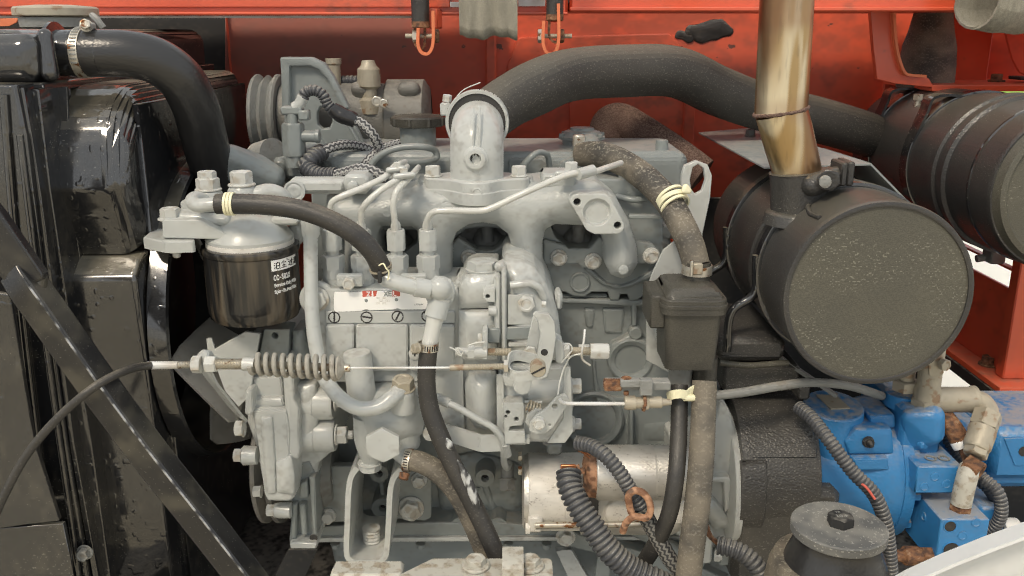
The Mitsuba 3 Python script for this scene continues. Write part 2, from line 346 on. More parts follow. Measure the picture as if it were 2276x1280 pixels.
def mface_c(p, n, uv):
    a = fbm(p.x * 14, p.y * 14, p.z * 14, 3); s = noise(p.x * 520, p.y * 520, p.z * 520); g = noise(p.x * 900, p.y * 900, p.z * 900)
    c = mix((.088, .083, .062), (.06, .058, .048), a) * (.75 + .5 * g)
    return mix(c, (.26, .25, .20), smoothstep(.70, .9, s) * .5 * smoothstep(.38, .62, fbm(p.x * 20 + 3, p.y * 20, p.z * 20, 3)))
def bell_c(p, n, uv):
    s = noise(p.x * 620, p.y * 620, p.z * 620); a = fbm(p.x * 20, p.y * 20, p.z * 20, 3)
    c = mix((.03, .03, .031), (.07, .066, .058), a); return mix(c, (.30, .29, .26), smoothstep(.62, .95, s) * (.12 + .3 * a))
mat('bell', bell_c, .42, bump=castb, bscale=.001, eps=4e-4)
mat('discgrey', lambda p, n, uv: mix(mix((.10, .102, .10), (.21, .205, .185), smoothstep(.3, .7, fbm(p.x * 30, p.y * 30, p.z * 30, 3))), (.40, .39, .35), smoothstep(.72, .85, noise(p.x * 480, p.y * 480, p.z * 480)) * .5), .6, bump=castb, bscale=.0004)
mat('blade', paint((.26, .255, .235), .3, .5), .4)
mat('mface', mface_c, .48, bump=castb, bscale=.00012)
def rub_c(p, n, uv):
    a = fbm(p.x * 30, p.y * 30, p.z * 30, 3); g = noise(p.x * 600, p.y * 600, p.z * 600)
    c = mix((.016, .016, .017), (.05, .046, .04), a)
    c = mix(c, (.17, .15, .115), up_of(n) * .6 * smoothstep(.2, .7, a * .7 + g * .3))
    return mix(c, (.24, .22, .18), smoothstep(.72, .95, g) * .35 * a)
mat('rubber', rub_c, .48, bump=castb, bscale=.00025)
def rubd_c(p, n, uv):
    a = fbm(p.x * 30, p.y * 30, p.z * 30, 3); g = fbm(p.x * 420, p.y * 420, p.z * 420, 2)
    c = mix((.05, .047, .042), (.15, .13, .10), smoothstep(.25, .7, a))
    return mix(c, (.27, .245, .195), smoothstep(.5, .8, g) * (.35 + .6 * up_of(n)))
def rubs_c(p, n, uv):
    a = fbm(p.x * 16, p.y * 16, p.z * 16, 3); g = fbm(p.x * 600, p.y * 600, p.z * 600, 2)
    c = mix((.022, .021, .02), (.05, .046, .04), a); c = mix(c, (.15, .135, .105), up_of(n) * (.35 + .4 * a))
    return mix(c, (.2, .185, .15), smoothstep(.6, .85, g) * .45)
mat('sooty_rubber', rubs_c, .62, bump=castb, bscale=.0005)
mat('dusty_rubber', rubd_c, .7, bump=castb, bscale=.0005)
def plas_c(p, n, uv):
    g = noise(p.x * 900, p.y * 900, p.z * 900); a = fbm(p.x * 25, p.y * 25, p.z * 25, 2)
    return mix((.028, .027, .024), (.075, .07, .056), a) * (.7 + .6 * g)
mat('plastic', plas_c, .42, bump=castb, bscale=.0003)
def loom_c(p, n, uv):
    a = fbm(p.x * 60, p.y * 60, p.z * 60, 3); return mix((.055, .058, .065), (.17, .165, .15), smoothstep(.3, .75, a * .6 + .4 * up_of(n)))
mat('loom', loom_c, .42)
mat('glossloom', (.02, .02, .022), .25)
def weave(uv):
    u, w = uv.x * 520, uv.y * 520
    s = dr.abs(dr.sin((u + w) * .9)) ; t = dr.abs(dr.sin((u - w) * .9))
    return dr.maximum(s * (0.35 + .65 * smoothstep(-.2, .2, dr.sin(u * 1.8))), t * (0.35 + .65 * smoothstep(-.2, .2, -dr.sin(u * 1.8))))
mat('braid', lambda p, n, uv: mix((.05, .052, .055), (.36, .36, .35), smoothstep(.5, .95, weave(uv))), .45, bump=lambda p, n, uv: weave(uv), bscale=.0012)
mat('dark_braid', lambda p, n, uv: mix((.03, .03, .03), (.16, .155, .14), smoothstep(.5, .95, weave(uv))), .6)
def red_c(p, n, uv):
    a = fbm(p.x * 8, p.y * 8, p.z * 8, 3); g = fbm(p.x * 60, p.y * 60, p.z * 60, 3)
    c = mix((.56, .08, .036), (.64, .108, .046), a)
    c = mix(c, (.16, .07, .045), .5 * smoothstep(.56, .78, .5 * a + .5 * g))
    return mix(c, (.42, .22, .15), .6 * up_of(n) * g)
mat('red', red_c, .3, coat=.3)
def wall_c(p, n, uv):
    a = fbm(p.x * 5, p.y * 5, p.z * 5, 3); g = fbm(p.x * 40, p.y * 40, p.z * 40, 3)
    c = mix((.58, .088, .042), (.66, .112, .052), a)
    c = mix(c, (.10, .055, .042), .42 * smoothstep(.45, .7, .6 * a + .4 * g))
    chip = smoothstep(.80, .82, fbm(p.x * 44 + 9, p.y * 44, p.z * 50, 4))
    return mix(c, (.05, .035, .03), .85 * chip)
mat('redwall', wall_c, .38)
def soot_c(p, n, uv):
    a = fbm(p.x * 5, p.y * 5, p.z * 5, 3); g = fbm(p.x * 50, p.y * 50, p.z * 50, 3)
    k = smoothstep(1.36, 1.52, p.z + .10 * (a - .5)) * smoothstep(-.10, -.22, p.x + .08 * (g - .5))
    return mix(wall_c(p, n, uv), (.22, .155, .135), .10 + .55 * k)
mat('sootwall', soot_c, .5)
mat('orange', (.62, .17, .07), .45)
def stain_c(p, n, uv):
    u = p.x * 60 + p.y * 60; a = fbm(u, 0, p.z * 7, 3); g = fbm(p.x * 300, p.y * 300, p.z * 40, 2); k = noise(p.x * 45 + 3, p.y * 45, p.z * 5)
    c = mix((.70, .60, .42), (.42, .29, .14), smoothstep(.35, .65, a))
    c = mix(c, (.30, .17, .10), .55 * smoothstep(.5, .7, noise(p.z * 26, p.x * 4, 2)))
    c = mix(c, (.20, .10, .05), .75 * smoothstep(.55, .8, k))
    return mix(c, (.16, .11, .07), smoothstep(.55, .85, g) * .25)
mat('stained', stain_c, lambda p, n, uv: .22 + .2 * fbm(p.x * 120, p.y * 120, p.z * 30, 2), .9)
def alu_c(p, n, uv):
    a = fbm(p.x * 60, p.y * 60, p.z * 60, 3); g = fbm(p.x * 500, p.y * 500, p.z * 500, 2)
    return mix(mix((.78, .76, .71), (.52, .50, .45), a), (.13, .10, .075), smoothstep(.62, .78, a * .45 + g * .55) * .6)
mat('alu', alu_c, lambda p, n, uv: .3 + .25 * fbm(p.x * 60, p.y * 60, p.z * 60, 3), .65, bump=castb, bscale=.0003)
mat('dusty_alu', paint((.165, .16, .145), .4, .6, .3), .55, .1, bump=castb, bscale=.0005)
mat('gloss_rubber', (.02, .02, .021), lambda p, n, uv: .2 + .2 * fbm(p.x * 60, p.y * 60, p.z * 60, 2), bump=castb, bscale=.0002, coat=.3)
mat('dull_alu', alu_c, .55, .2, bump=castb, bscale=.0004)
mat('blue', paint((.03, .175, .40), .75, .2, .15, f=.6), .38, bump=castb, bscale=.0006)
mat('white', (.8, .8, .78), .4)
mat('cream', (.72, .69, .48), .5)
mat('ink', (.02, .02, .02), .5)
mat('redink', (.5, .1, .07), .5)
def whitep(p, n, uv):
    a = fbm(p.x * 22, p.y * 22, p.z * 22, 3); return mix((.58, .59, .585), (.36, .33, .27), smoothstep(.42, .75, a) * .75)
mat('white_paint', whitep, .45)
def filt_c(p, n, uv):
    a = fbm(p.x * 130, p.y * 130, p.z * 9, 3); return mix((.012, .012, .012), (.085, .068, .048), smoothstep(.42, .75, a) * .9)
mat('filter', filt_c, .12, coat=.5)
mat('fabric', lambda p, n, uv: mix((.165, .155, .125), (.28, .262, .21), fbm(p.x * 300, p.y * 300, p.z * 40, 3)) * (.75 + .5 * noise(p.x * 1200, p.y * 1200, p.z * 1200)), .85)
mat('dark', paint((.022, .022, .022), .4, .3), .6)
mat('soil', lambda p, n, uv: mix((.40, .35, .25), (.52, .47, .36), fbm(p.x * 2, p.y * 2, 0, 3)), .9)
mat('concrete', lambda p, n, uv: mix((.46, .45, .41), (.58, .57, .52), fbm(p.x * 2, p.y * 2, 0, 3)), .9)
mat('lawn', lambda p, n, uv: mix((.10, .2, .03), (.22, .33, .05), fbm(p.x * 3, p.y * 3, 0, 3)), .9)
mat('copper', (.45, .18, .08), .4, .6)
def creamr(p, n, uv):
    a = fbm(p.x * 110, p.y * 110, p.z * 110, 3); g = fbm(p.x * 420, p.y * 420, p.z * 420, 2)
    return mix(mix((.42, .41, .36), (.32, .28, .22), smoothstep(.4, .7, a)), (.20, .175, .13), smoothstep(.5, .75, .5 * g + .5 * a) * .7)
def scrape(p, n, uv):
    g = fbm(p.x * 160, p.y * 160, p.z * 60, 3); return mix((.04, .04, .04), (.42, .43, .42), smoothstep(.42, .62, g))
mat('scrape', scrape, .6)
mat('cream_rust', creamr, .6, bump=castb, bscale=.0006)

def bar_c(p, n, uv):
    s = noise(p.x * 700, p.y * 700, p.z * 700); a = fbm(p.x * 30, p.y * 30, p.z * 30, 3)
    return mix(mix((.012, .012, .013), (.05, .046, .036), smoothstep(.45, .8, a)), (.25, .24, .21), smoothstep(.86, .95, s) * .35)
mat('bar', bar_c, lambda p, n, uv: .16 + .2 * fbm(p.x * 30, p.y * 30, p.z * 30, 3), spec=.45, coat=.5)
mat('ridge_glint', lambda p, n, uv: mix((.05, .05, .05), (.42, .42, .42), smoothstep(.35, .6, fbm(p.x * 90, p.y * 90, p.z * 90, 3))), .35, .5)  # pale colour standing in for the glint on the bar's ridge
# ---------------------------------------------------------------- setting: ground and the machine's body round the engine bay
def PZ(px, py, z):
    "the point at height z that the photograph shows at pixel (px, py)"
    d = FWD + (px - CX) / F * X - (py - CY) / F * UP; return CAM + (z - CAM[2]) / d[2] * d
def sheet(x0, x1, y0, y1, z): return (np.array([[x0, y0, z], [x1, y0, z], [x1, y1, z], [x0, y1, z]], float), np.array([[0, 1, 2], [0, 2, 3]]))
struct('ground', sheet(-150, 150, -150, 250, 0), 'concrete')
struct('soil', sheet(-6, 6, -9, -.35, .004), 'soil')
struct('lawn', sheet(-150, 150, 8, 250, .004), 'lawn')
YW = .75
body = thing('machine_body', 'orange-red steel machine body behind the engine, with the long top beam', 'machine body')
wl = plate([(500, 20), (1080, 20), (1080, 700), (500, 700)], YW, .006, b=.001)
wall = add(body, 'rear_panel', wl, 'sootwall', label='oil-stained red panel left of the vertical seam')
add(body, 'panel_edge', boxpx(500, 15, 556, 700, YW - .012, YW - .0005, .003), 'redwall')
add(body, 'rear_panel', plate([(1084, 20), (1990, 20), (1990, 760), (1084, 760)], YW, .006, b=.001), 'redwall')
add(body, 'seam_strip', boxpx(1077, 20, 1106, 700, YW - .016, YW - .0005, .004), 'redwall')
add(body, 'raised_panel', plate([(1126, 150), (1150, 82), (1490, 74), (1520, 110), (1528, 150), (1528, 420), (1126, 420)], YW - .011, .01, r=.012, b=.004), 'redwall')
add(body, 'cover_plate', plate([(1266, 195), (1520, 190), (1526, 330), (1500, 420), (1266, 420)], YW - .02, .008, r=.004, b=.001), 'red')
add(body, 'flange', boxpx(1524, 205, 1536, 420, YW - .035, YW - .001, .002), 'redwall')
s = W(1, YW, 300)
for i_, bl in enumerate((((1535, 70, 14), (1600, 58, 15), (1618, 72, 9), (1560, 84, 12)), ((1510, 78, 11), (1530, 82, 12)))):
    m = hull(*[(P(x, y, YW + .004), r * s) for x, y, r in bl]); m = rough(m.subdivide().subdivide(), .006, 60, 3 + i_); m.vertices = np.c_[m.vertices[:, 0], YW - .003 + (m.vertices[:, 1] - YW) * .35, m.vertices[:, 2]]; add(body, 'grease_lump', m, 'dark', 60)
# top beam: left and right lengths, each with a bottom lip
def beam(x0, x1, yb, lip, Y0):
    b0, b1 = P(x0, yb, Y0), P(x1, yb, Y0); z0 = (b0[2] + b1[2]) / 2
    k = add(body, 'top_beam', box(V(b0[0], Y0, z0 + .001), V(b1[0], Y0 + .09, z0 + .13), .004), 'red')
    add(k, 'lip', box(V(b0[0], Y0 - .007, z0), V(b1[0], Y0 + .01, z0 + W(lip, Y0, 30)), .0015), 'red')
    return z0
zb = beam(-700, 1262, 34, 7, .40); beam(1266, 2178, 25, 9, .403)
add(body, 'top_beam', boxpx(-700, -60, 1000, 16, .394, .40, .001), 'red', label='brighter face strip of the beam')
add(body, 'shade_deck', box(V(-1.3, .495, zb + .006), V(-.03, .715, zb + .02)), 'redwall'); add(body, 'shade_deck', box(V(-.029, .495, zb + .007), V(1.05, .67, zb + .021)), 'redwall')  # unseen deck added behind the beam, each half sized to shade the rear wall
add(body, 'reveal_strip', boxpx(-60, 34.5, 930, 40, .412, .42, .0005), 'white_paint')
add(body, 'edge_tape', boxpx(1000, 4, 1020, 16, .388, .3925, .0005), 'white_paint', label='white paint patch left of the strap'); add(body, 'edge_tape', boxpx(1152, -4, 1212, 14, .388, .3925, .0005), 'white_paint', label='white paint patch between strap and strut')
# black closing sheets: belly pan, left end, dark cavity behind the radiator
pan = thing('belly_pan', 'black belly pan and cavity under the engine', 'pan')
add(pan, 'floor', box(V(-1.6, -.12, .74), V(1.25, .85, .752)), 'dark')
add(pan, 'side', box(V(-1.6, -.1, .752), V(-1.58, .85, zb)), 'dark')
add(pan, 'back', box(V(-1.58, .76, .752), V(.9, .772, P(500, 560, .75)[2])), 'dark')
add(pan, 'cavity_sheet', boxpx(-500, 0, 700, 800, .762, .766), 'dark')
# right side of the body: post, ledge, side panel with louvres
zL = P(2223, 862, .30)[2]; xL = P(2223, 862, .30)[0]
add(body, 'ledge', box(V(xL, .30, zL - .010), V(xL + .5, .80, zL), .001), 'red')
add(body, 'ledge_lip', box(V(xL - .002, .31, zL - .03), V(xL + .004, .80, zL - .0105), .001), 'dark')
add(body, 'ledge_weld', tube([P(2225, 852, .335), P(2250, 853, .33), P(2290, 850, .33)], .003, 8), 'red')
pp = P(2262, 640, .335)
add(body, 'post', box(V(P(2228, 846, .335)[0], .335, zL), V(pp[0] + .4, .36, P(2262, -40, .335)[2]), .002), 'red')
xs = xL + .035
zs = P(2258, 648, .362)[2]
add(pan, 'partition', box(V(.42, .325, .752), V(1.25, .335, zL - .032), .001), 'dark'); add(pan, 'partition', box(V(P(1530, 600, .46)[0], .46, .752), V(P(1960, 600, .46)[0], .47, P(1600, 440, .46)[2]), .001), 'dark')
add(body, 'side_panel', box(V(xs, .362, zL), V(xs + .006, .8, zs), .001), 'redwall')
for i, dz in enumerate((.028, .056)):
    add(body, 'louvre', box(V(xs, .362, zs + dz), V(xs + .012, .8, zs + dz + .004), .001), 'redwall')
add(body, 'gusset', box(V(xs - .03, .55, zL), V(xs - .0005, .8, zL + .05), .002), 'redwall')
add(body, 'bolt', hexb(P(2195, 822, .40) * V(1, 1, 0) + V(0, 0, zL), Z, .022, .012, .016, .003), 'rust', label='rusty bolt on the ledge')
add(body, 'latch_bar', tube([P(2170, 575, .42), P(2215, 568, .42), P(2260, 560, .44)], .006, 10), 'dirty')
add(body, 'latch', cat(boxpx(2205, 556, 2235, 588, .40, .43, .003), boxpx(2225, 560, 2262, 570, .41, .43, .003)), 'dirty')
# upper right: post, panel, bracket with a curved cut-out and shelf
add(body, 'post', boxpx(2122, 20, 2172, 330, .66, .70, .002), 'red')
add(body, 'rear_panel', boxpx(2173, 20, 2700, 196, .71, .716, .001), 'redwall')
add(body, 'rear_panel', boxpx(2173, 190, 2203, 330, .70, .71, .001), 'redwall'); add(body, 'rear_panel', boxpx(1985, 20, 2122, 330, .72, .73, .001), 'redwall')
br = add(body, 'bracket', plate([(1935, 22), (1984, 22), (1985, 60), (1989, 100), (1998, 138), (2010, 162), (2026, 166), (2056, 168), (2066, 176), (2076, 194), (1990, 186), (1950, 176), (1942, 110)], .50, .012, r=.001, b=.001), 'red')
add(br, 'edge', sweep(np.array([[-.002, -.006], [.002, -.006], [.002, .006], [-.002, .006]]), np.array([P(x, y, .494) for x, y in [(1985, 28), (1986, 62), (1990, 101), (1999, 139), (2011, 163), (2027, 167), (2056, 169)]]), [0, 1, 0], 5), 'orange')
zsh = P(2100, 189, .50)[2]
add(body, 'shelf', box(V(P(2072, 190, .5)[0], .50, zsh - .010), V(1.35, .70, zsh), .001), 'red')
add(body, 'shelf_bolt', hexb(V(P(2215, 176, .6)[0], .60, zsh), Z, .018, .010, .014, .003), 'rust'); add(body, 'shelf_stop', box(P(2268, 178, .56), P(2290, 168, .60)), 'dark')
add(body, 'bracket', plate([(2226, 22), (2236, 75), (2250, 130), (2266, 160), (2300, 178), (2420, 178), (2420, 22)], .62, .006, b=.001), 'redwall', label='second bracket at the right edge')
# amber sheet under the radiator cap
solo('amber_sheet', 'amber yellow sheet edge behind the radiator cap at far left', 'sheet', plate([(-60, 42), (40, 40), (36, 50), (20, 58), (-60, 60)], .36, .002, b=.0005), 'orange')

# ---------------------------------------------------------------- struts, clevises, straps hanging from the beam
def clevis(cx, rx, top, bot, side, lab, lab2):
    Y = .30; s = W(1, Y, 60)
    k = thing('support_rod', lab, 'rod', 'black rods hanging in orange clevises')
    add(k, 'rod', lathe([(rx * s, 0), (rx * s, 330 * s), (rx * .7 * s, 330 * s)], P(cx, top, Y), Z, 24), 'rubber')
    add(k, 'end_collar', lathe([(rx * .9 * s, -8 * s), (rx * 1.02 * s, -6 * s), (rx * 1.02 * s, 6 * s)], P(cx, top, Y), Z, 24), 'rust')
    u = [(cx - 14, top + 4), (cx - 14, bot - 14), (cx, bot - 2), (cx + 14, bot - 14), (cx + 14, top + 4)]
    add(k, 'fork', sweep(np.array([[-5, -9], [5, -9], [5, 9], [-5, 9]]) * s * .55, np.array([P(x, y, Y) for x, y in [(cx - 12, top + 5), (cx - 11, top + 45), (cx + 2, top + 56), (cx + 9, top + 42), (cx + 9, top + 5)]]), [0, 1, 0], 6), 'rust')
    b = thing('clevis_bracket', lab2, 'bracket', 'orange clevis brackets under the beam')
    ox = cx + side
    add(b, 'loop', sweep(np.array([[-5.5, -14], [5.5, -14], [5.5, 14], [-5.5, 14]]) * s * .6, np.array([P(x, y, Y - .012) for x, y in [(ox - 17, top + 8), (ox - 17, bot - 20), (ox - 9, bot - 5), (ox + 4, bot - 3), (ox + 14, bot - 18), (ox + 16, top - 30)]]), [0, 1, 0], 7), 'orange')
    add(b, 'tab', boxpx(ox + 4, top - 36, ox + 26, top + 10, Y + .012, Y + .10, .002), 'red')
    yb = bot - 42
    c0 = P(cx - 34, yb, Y); c1 = P(cx + 38, yb, Y)
    add(b, 'pin', tube([c0, c1], 5 * s, 12), 'fitting')
    add(b, 'nut', hexb(P(ox - 17, yb, Y) , -X, 26 * s, 10 * s, 14 * s, 3 * s), 'zinc'); add(b, 'pin_head', hexb(P(ox + 20, yb, Y), X, 26 * s, 9 * s), 'rust')
clevis(935, 20, 54, 122, 12, 'left black rod with rusty end fork hanging under the beam', 'orange clevis bracket on the left black rod')
clevis(1233, 19, 38, 122, -8, 'right black rod with rusty end fork hanging under the beam', 'orange clevis bracket on the right black rod')
def strap(x0, x1, yb, Y0, gap, label, yaw=0):
    s = W(1, Y0, yb); c = P((x0 + x1) / 2, yb, Y0); w = (x1 - x0) * s / 2; R = gap / 2
    path = [V(0, -R, .5), V(0, -R, .12), V(0, -R, R * .9)] + [V(0, -R * math.cos(a), R - R * math.sin(a)) for a in np.linspace(.2, math.pi - .2, 9)] + [V(0, R, R * .9), V(0, R, .12), V(0, R, .5)]
    path = np.array(path); cy, sy = math.cos(yaw), math.sin(yaw); n = 24; rings = []
    for p in path:
        u = np.linspace(-1, 1, n); wob = .0035 * np.sin(u * 5 + p[2] * 25) + .002 * np.sin(u * 11)
        rings.append(np.c_[u * w, np.full(n, p[1]) + wob, np.full(n, p[2]) + wob * .7])
    r = np.array(rings); q = r.copy(); q[..., 0] = r[..., 0] * cy - r[..., 1] * sy; q[..., 1] = r[..., 0] * sy + r[..., 1] * cy
    d = np.array([0, .0, .0]); o = q + c; inn = o.copy(); inn[..., 1] -= np.sign(r[..., 1]) * .003 * cy; inn[..., 2] += .003 * (r[..., 2] < R)
    m = skin(np.concatenate([o, inn[:, ::-1]], 1), True)
    solo('strap', label, 'strap', m, 'fabric', 50)
strap(1022, 1150, 84, .30, .03, 'grey canvas strap hanging in a loop between the two black rods')
strap(2120, 2420, 72, .36, .07, 'grey canvas strap hanging in a loop at the top right corner', .45)
# ---------------------------------------------------------------- radiator, shroud, fan, top hose, brace (left)
def topdown(g, z, depth, b):
    "outline in x-y extruded down from height z with a rounded top edge"
    m = relief(g, bev(b, 0, 5), depth); v = np.array(m.vertices); m.vertices = np.c_[v[:, 0], v[:, 1], z + v[:, 2]]; return m
def px_x(px, py, Y): return P(px, py, Y)[0]
rad = thing('radiator', 'black radiator with top tank and upright side frames at left', 'radiator')
YR = -.05
add(rad, 'side_plate', plate([(-60, 186), (36, 188), (58, 300), (76, 440), (100, 640), (150, 1000), (200, 1300), (-60, 1300)], YR, .05, r=.003, b=.004), 'gloss')
for a, b, c, w, Y in [((8, 210), (40, 600), (118, 1290), 9, YR - .006), ((44, 300), (88, 660), (176, 1290), 7, YR - .008)]:
    add(rad, 'rib', tube([P(*a, Y + .004), P(*b, Y + .004), P(*c, Y + .004)], W(w, YR), 12), 'gloss')
add(rad, 'side_channel', plate([(64, 196), (86, 200), (112, 420), (152, 690), (204, 985), (248, 1300), (212, 1300), (160, 985), (108, 640), (84, 420)], -.03, .07, b=.002), 'gloss')
add(rad, 'side_channel', plate([(40, 195), (52, 195), (72, 310), (92, 440), (118, 640), (166, 990), (222, 1300), (208, 1300), (156, 1000), (106, 640), (80, 440)], -.045, .03, b=.0015), 'gloss')
xR_ = px_x(78, 130, .0) - .012
gA = Polygon([(px_x(-200, 190, .02), .0), (xR_, .0), (xR_, .55), (px_x(-200, 190, .02), .55)]).buffer(.012)
add(rad, 'top_tank', topdown(gA, P(0, 64, .0)[2], P(0, 64, .0)[2] - P(0, 192, .0)[2], .022), 'gloss')
add(rad, 'tank_end', dome([(-80, 76), (50, 74), (72, 96), (76, 165), (62, 186), (-80, 190)], -.022, .04, .016, .018, r=.006), 'gloss')
add(rad, 'tank_rim', box(V(px_x(-200, 190, .02), -.015, P(60, 192, .0)[2] - .006), V(px_x(112, 185, .0), .56, P(60, 186, .0)[2] + .002), .002), 'gloss')
add(rad, 'core', box(V(-.80, .0, .80), V(-.545, .55, P(60, 200, .0)[2])), 'dark')
s = W(1, .2, 30); cc = P(126, 37, .2)
cap = add(rad, 'filler_cap', lathe([(84 * s, 0), (88 * s, 3 * s), (88 * s, 17 * s), (84 * s, 21 * s), (40 * s, 25 * s)], cc, Z, 48), 'fitting', label='worn brass filler cap')
add(rad, 'filler_neck', lathe([(60 * s, -60 * s), (60 * s, -26 * s), (76 * s, -22 * s), (78 * s, -2 * s), (60 * s, 0)], cc, Z, 40), 'dirty')
add(rad, 'cap_tab', cat(tube([P(205, 34, .16), P(216, 44, .15), P(230, 62, .15)], .004, 8)), 'dirty')
add(rad, 'outlet_neck', lathe([(.0, 0), (.034, 0), (.034, .004), (.0255, .006), (.0255, .05), (.0262, .055)], P(122, 118, .045), X, 32), 'gloss')
add(rad, 'tank_ear', hull((P(100, 80, .0), .008), (P(110, 160, .0), .01), (P(100, 120, .03), .012)), 'gloss')
add(rad, 'bolt', hexpx(190, 1226, -.055, 24, 16, 18, 5), 'dirty', label='dirt-caked bolt near the foot')
gp = thing('front_panel', 'glossy black flat panel at the lower left edge of the frame', 'panel')
add(gp, 'sheet', plate([(-80, 640), (22, 655), (45, 800), (76, 985), (132, 1158), (60, 1166), (-80, 1186)], -.085, .006, r=.002, b=.0015), 'gloss')
add(gp, 'lower_sheet', plate([(-80, 1180), (140, 1164), (168, 1300), (-80, 1300)], -.082, .006, b=.001), 'gloss')
# fan shroud
shr = thing('fan_shroud', 'glossy black fan shroud beside the radiator, dusty on its front', 'fan shroud')
XS = -.4265
xf = px_x(136, 330, .0); zt = P(230, 196, .0)[2]; zm = P(240, 578, -.01)[2]
hole = shapely.Point(.204, 1.18).buffer(.203, quad_segs=24)
prof_ = [(.46, zt), (.085, zt)] + [(.085 - .088 * math.sin(q_), zt - .085 * (1 - math.cos(q_)) * .95) for q_ in np.linspace(.15, 1.5, 8)] + [(-.006, zt - .095), (-.008, zt - .11), (.002, zt - .135), (.016, zm + .01), (.018, zm), (.46, zm)]
g_ = Polygon(prof_).buffer(0).difference(hole); g_ = max(getattr(g_, 'geoms', [g_]), key=lambda q_: q_.area)
m = relief(g_, bev(.028, 0, 7), XS - xf); v = np.array(m.vertices); m.vertices = np.c_[XS + v[:, 2], v[:, 0], v[:, 1]]
add(shr, 'upper_box', m, 'gloss', smooth=50)
g_ = Polygon([(.46, zm - .0005), (.024, zm - .0005), (.012, zm - .004), (-.006, zm - .018), (-.010, zm - .026), (-.008, zm - .10), (-.006, .98), (-.006, .78), (.46, .78)]).difference(hole); g_ = max(getattr(g_, 'geoms', [g_]), key=lambda q_: q_.area)
x2_ = px_x(166, 600, .01); m = relief(g_, bev(.006, 0, 4), XS - .002 - x2_); v = np.array(m.vertices); m.vertices = np.c_[XS - .002 + v[:, 2], v[:, 0], v[:, 1]]
add(shr, 'lower_box', m, 'gloss', smooth=50)
add(shr, 'flange', plate([(82, 240), (98, 198), (150, 192), (152, 300), (166, 500), (186, 620), (200, 960), (268, 1170), (284, 1300), (250, 1300), (196, 1000), (160, 690), (132, 500), (100, 330)], .012, .003, r=.002, b=.001), 'gloss')
# side wall with the round fan opening
wallg = shapely.box(.036, .80, .46, zt - .02).difference(hole)
m = relief(wallg, bev(.002), .004); v = np.array(m.vertices); m.vertices = np.c_[XS + .004 + v[:, 2], v[:, 0], v[:, 1]]
add(shr, 'ring_wall', m, 'gloss')
m = lathe([(.2075, 0), (.2075, .022), (.203, .024), (.200, .02), (.200, 0), (.2075, 0)], V(XS, .204, 1.18), X, 72); add(shr, 'fan_ring', m, 'gloss', label='rolled rim of the fan opening')
b = add(shr, 'bolt', hexpx(126, 398, .010, 26, 16, 20, 5, ax=(.5, -1, 0)), 'bolt', label='bare steel bolt on the shroud flange')
# fan
fan = thing('cooling_fan', 'black engine cooling fan turning in the shroud behind the fuel filter', 'fan')
fc = V(XS + .045, .204, 1.18)
add(fan, 'hub', lathe([(.03, -.03), (.06, -.02), (.06, .02), (.045, .04), (.02, .045)], fc, X, 36), 'dark')
for k in range(6):
    a0 = k * math.pi / 3 + math.radians(20); rows = []
    for r, half, tw in [(.055, .030, .9), (.10, .042, .75), (.15, .055, .6), (.185, .06, .52), (.192, .05, .5)]:
        ang = np.linspace(-1, 1, 9); row = []
        for q in ang:
            da = q * half / r * math.cos(tw); dx = q * half * math.sin(tw) + .004 * (1 - q * q)
            row.append(fc + V(dx, r * math.cos(a0 + da), r * math.sin(a0 + da)))
        rows.append(row)
    rows = np.array(rows); back = rows + V(.003, 0, 0)
    add(fan, 'blade', skin(np.concatenate([rows, back[:, ::-1]], 1), True), 'blade')
# upper radiator hose
hs = thing('radiator_hose', 'thick black radiator hose curving from the top tank down to the engine', 'hose')
hp = [P(170, 118, .045), P(225, 118, .045), P(290, 121, .05), P(348, 136, .06), P(398, 172, .075), P(432, 230, .10), P(452, 300, .13), P(472, 370, .16), P(500, 430, .19)]
add(hs, 'hose', tube(hp, [.0262, .0262, .0262, .0265, .027, .0275, .028, .028, .028], 28), 'gloss_rubber')
hc = add(hs, 'hose_clamp', clampband(P(186, 118, .045), X, .0266, .0095), 'zinc')
add(hc, 'screw', hexb(P(192, 58, .035), V(.3, -1, .3), .010, .008, .007, .002), 'zinc'); add(hc, 'screw_housing', box(P(194, 66, .03), P(214, 50, .045), .002), 'dirty')
for k in range(13):
    a = math.radians(-20 + k * 9.5); c = P(186, 118, .045); d = V(0, -math.cos(a), math.sin(a))
    m = box(V(-.0035, -.0006, -.0009), V(.0035, .0006, .0009), .0002); R = np.stack([X, np.cross(d, X) * -1, np.cross(X, np.cross(d, X) * -1)], 1)
    R = np.stack([X, d, np.cross(X, d)], 1); m.vertices = m.vertices @ R.T + c + d * .0281; add(hc, 'slot_bar', m, 'dirty')
# diagonal brace bar
q = .0152
sec = np.array([[-q, -q], [q, -q], [q, q], [-q, q]])
sec = np.array(Polygon(sec).buffer(-.004).buffer(.004, quad_segs=3).exterior.coords)[:-1]
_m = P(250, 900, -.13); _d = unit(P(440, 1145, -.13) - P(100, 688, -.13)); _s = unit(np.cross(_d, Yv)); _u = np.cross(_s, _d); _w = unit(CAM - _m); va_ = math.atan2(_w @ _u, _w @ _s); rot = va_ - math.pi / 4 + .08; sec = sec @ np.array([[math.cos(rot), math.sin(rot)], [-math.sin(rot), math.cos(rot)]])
YB_ = -.13
path = crom(np.array([P(46, 608, YB_ + .006), P(64, 638, YB_), P(100, 688, YB_), P(220, 858, YB_), P(330, 1005, YB_), P(440, 1145, YB_), P(560, 1300, YB_), P(620, 1380, YB_)]), 5)
bb = thing('brace_bar', 'black dusty square steel brace bar running diagonally across the lower left', 'brace bar')
add(bb, 'tube', sweep(sec, path, [0, 1, 0]), 'bar', 35)
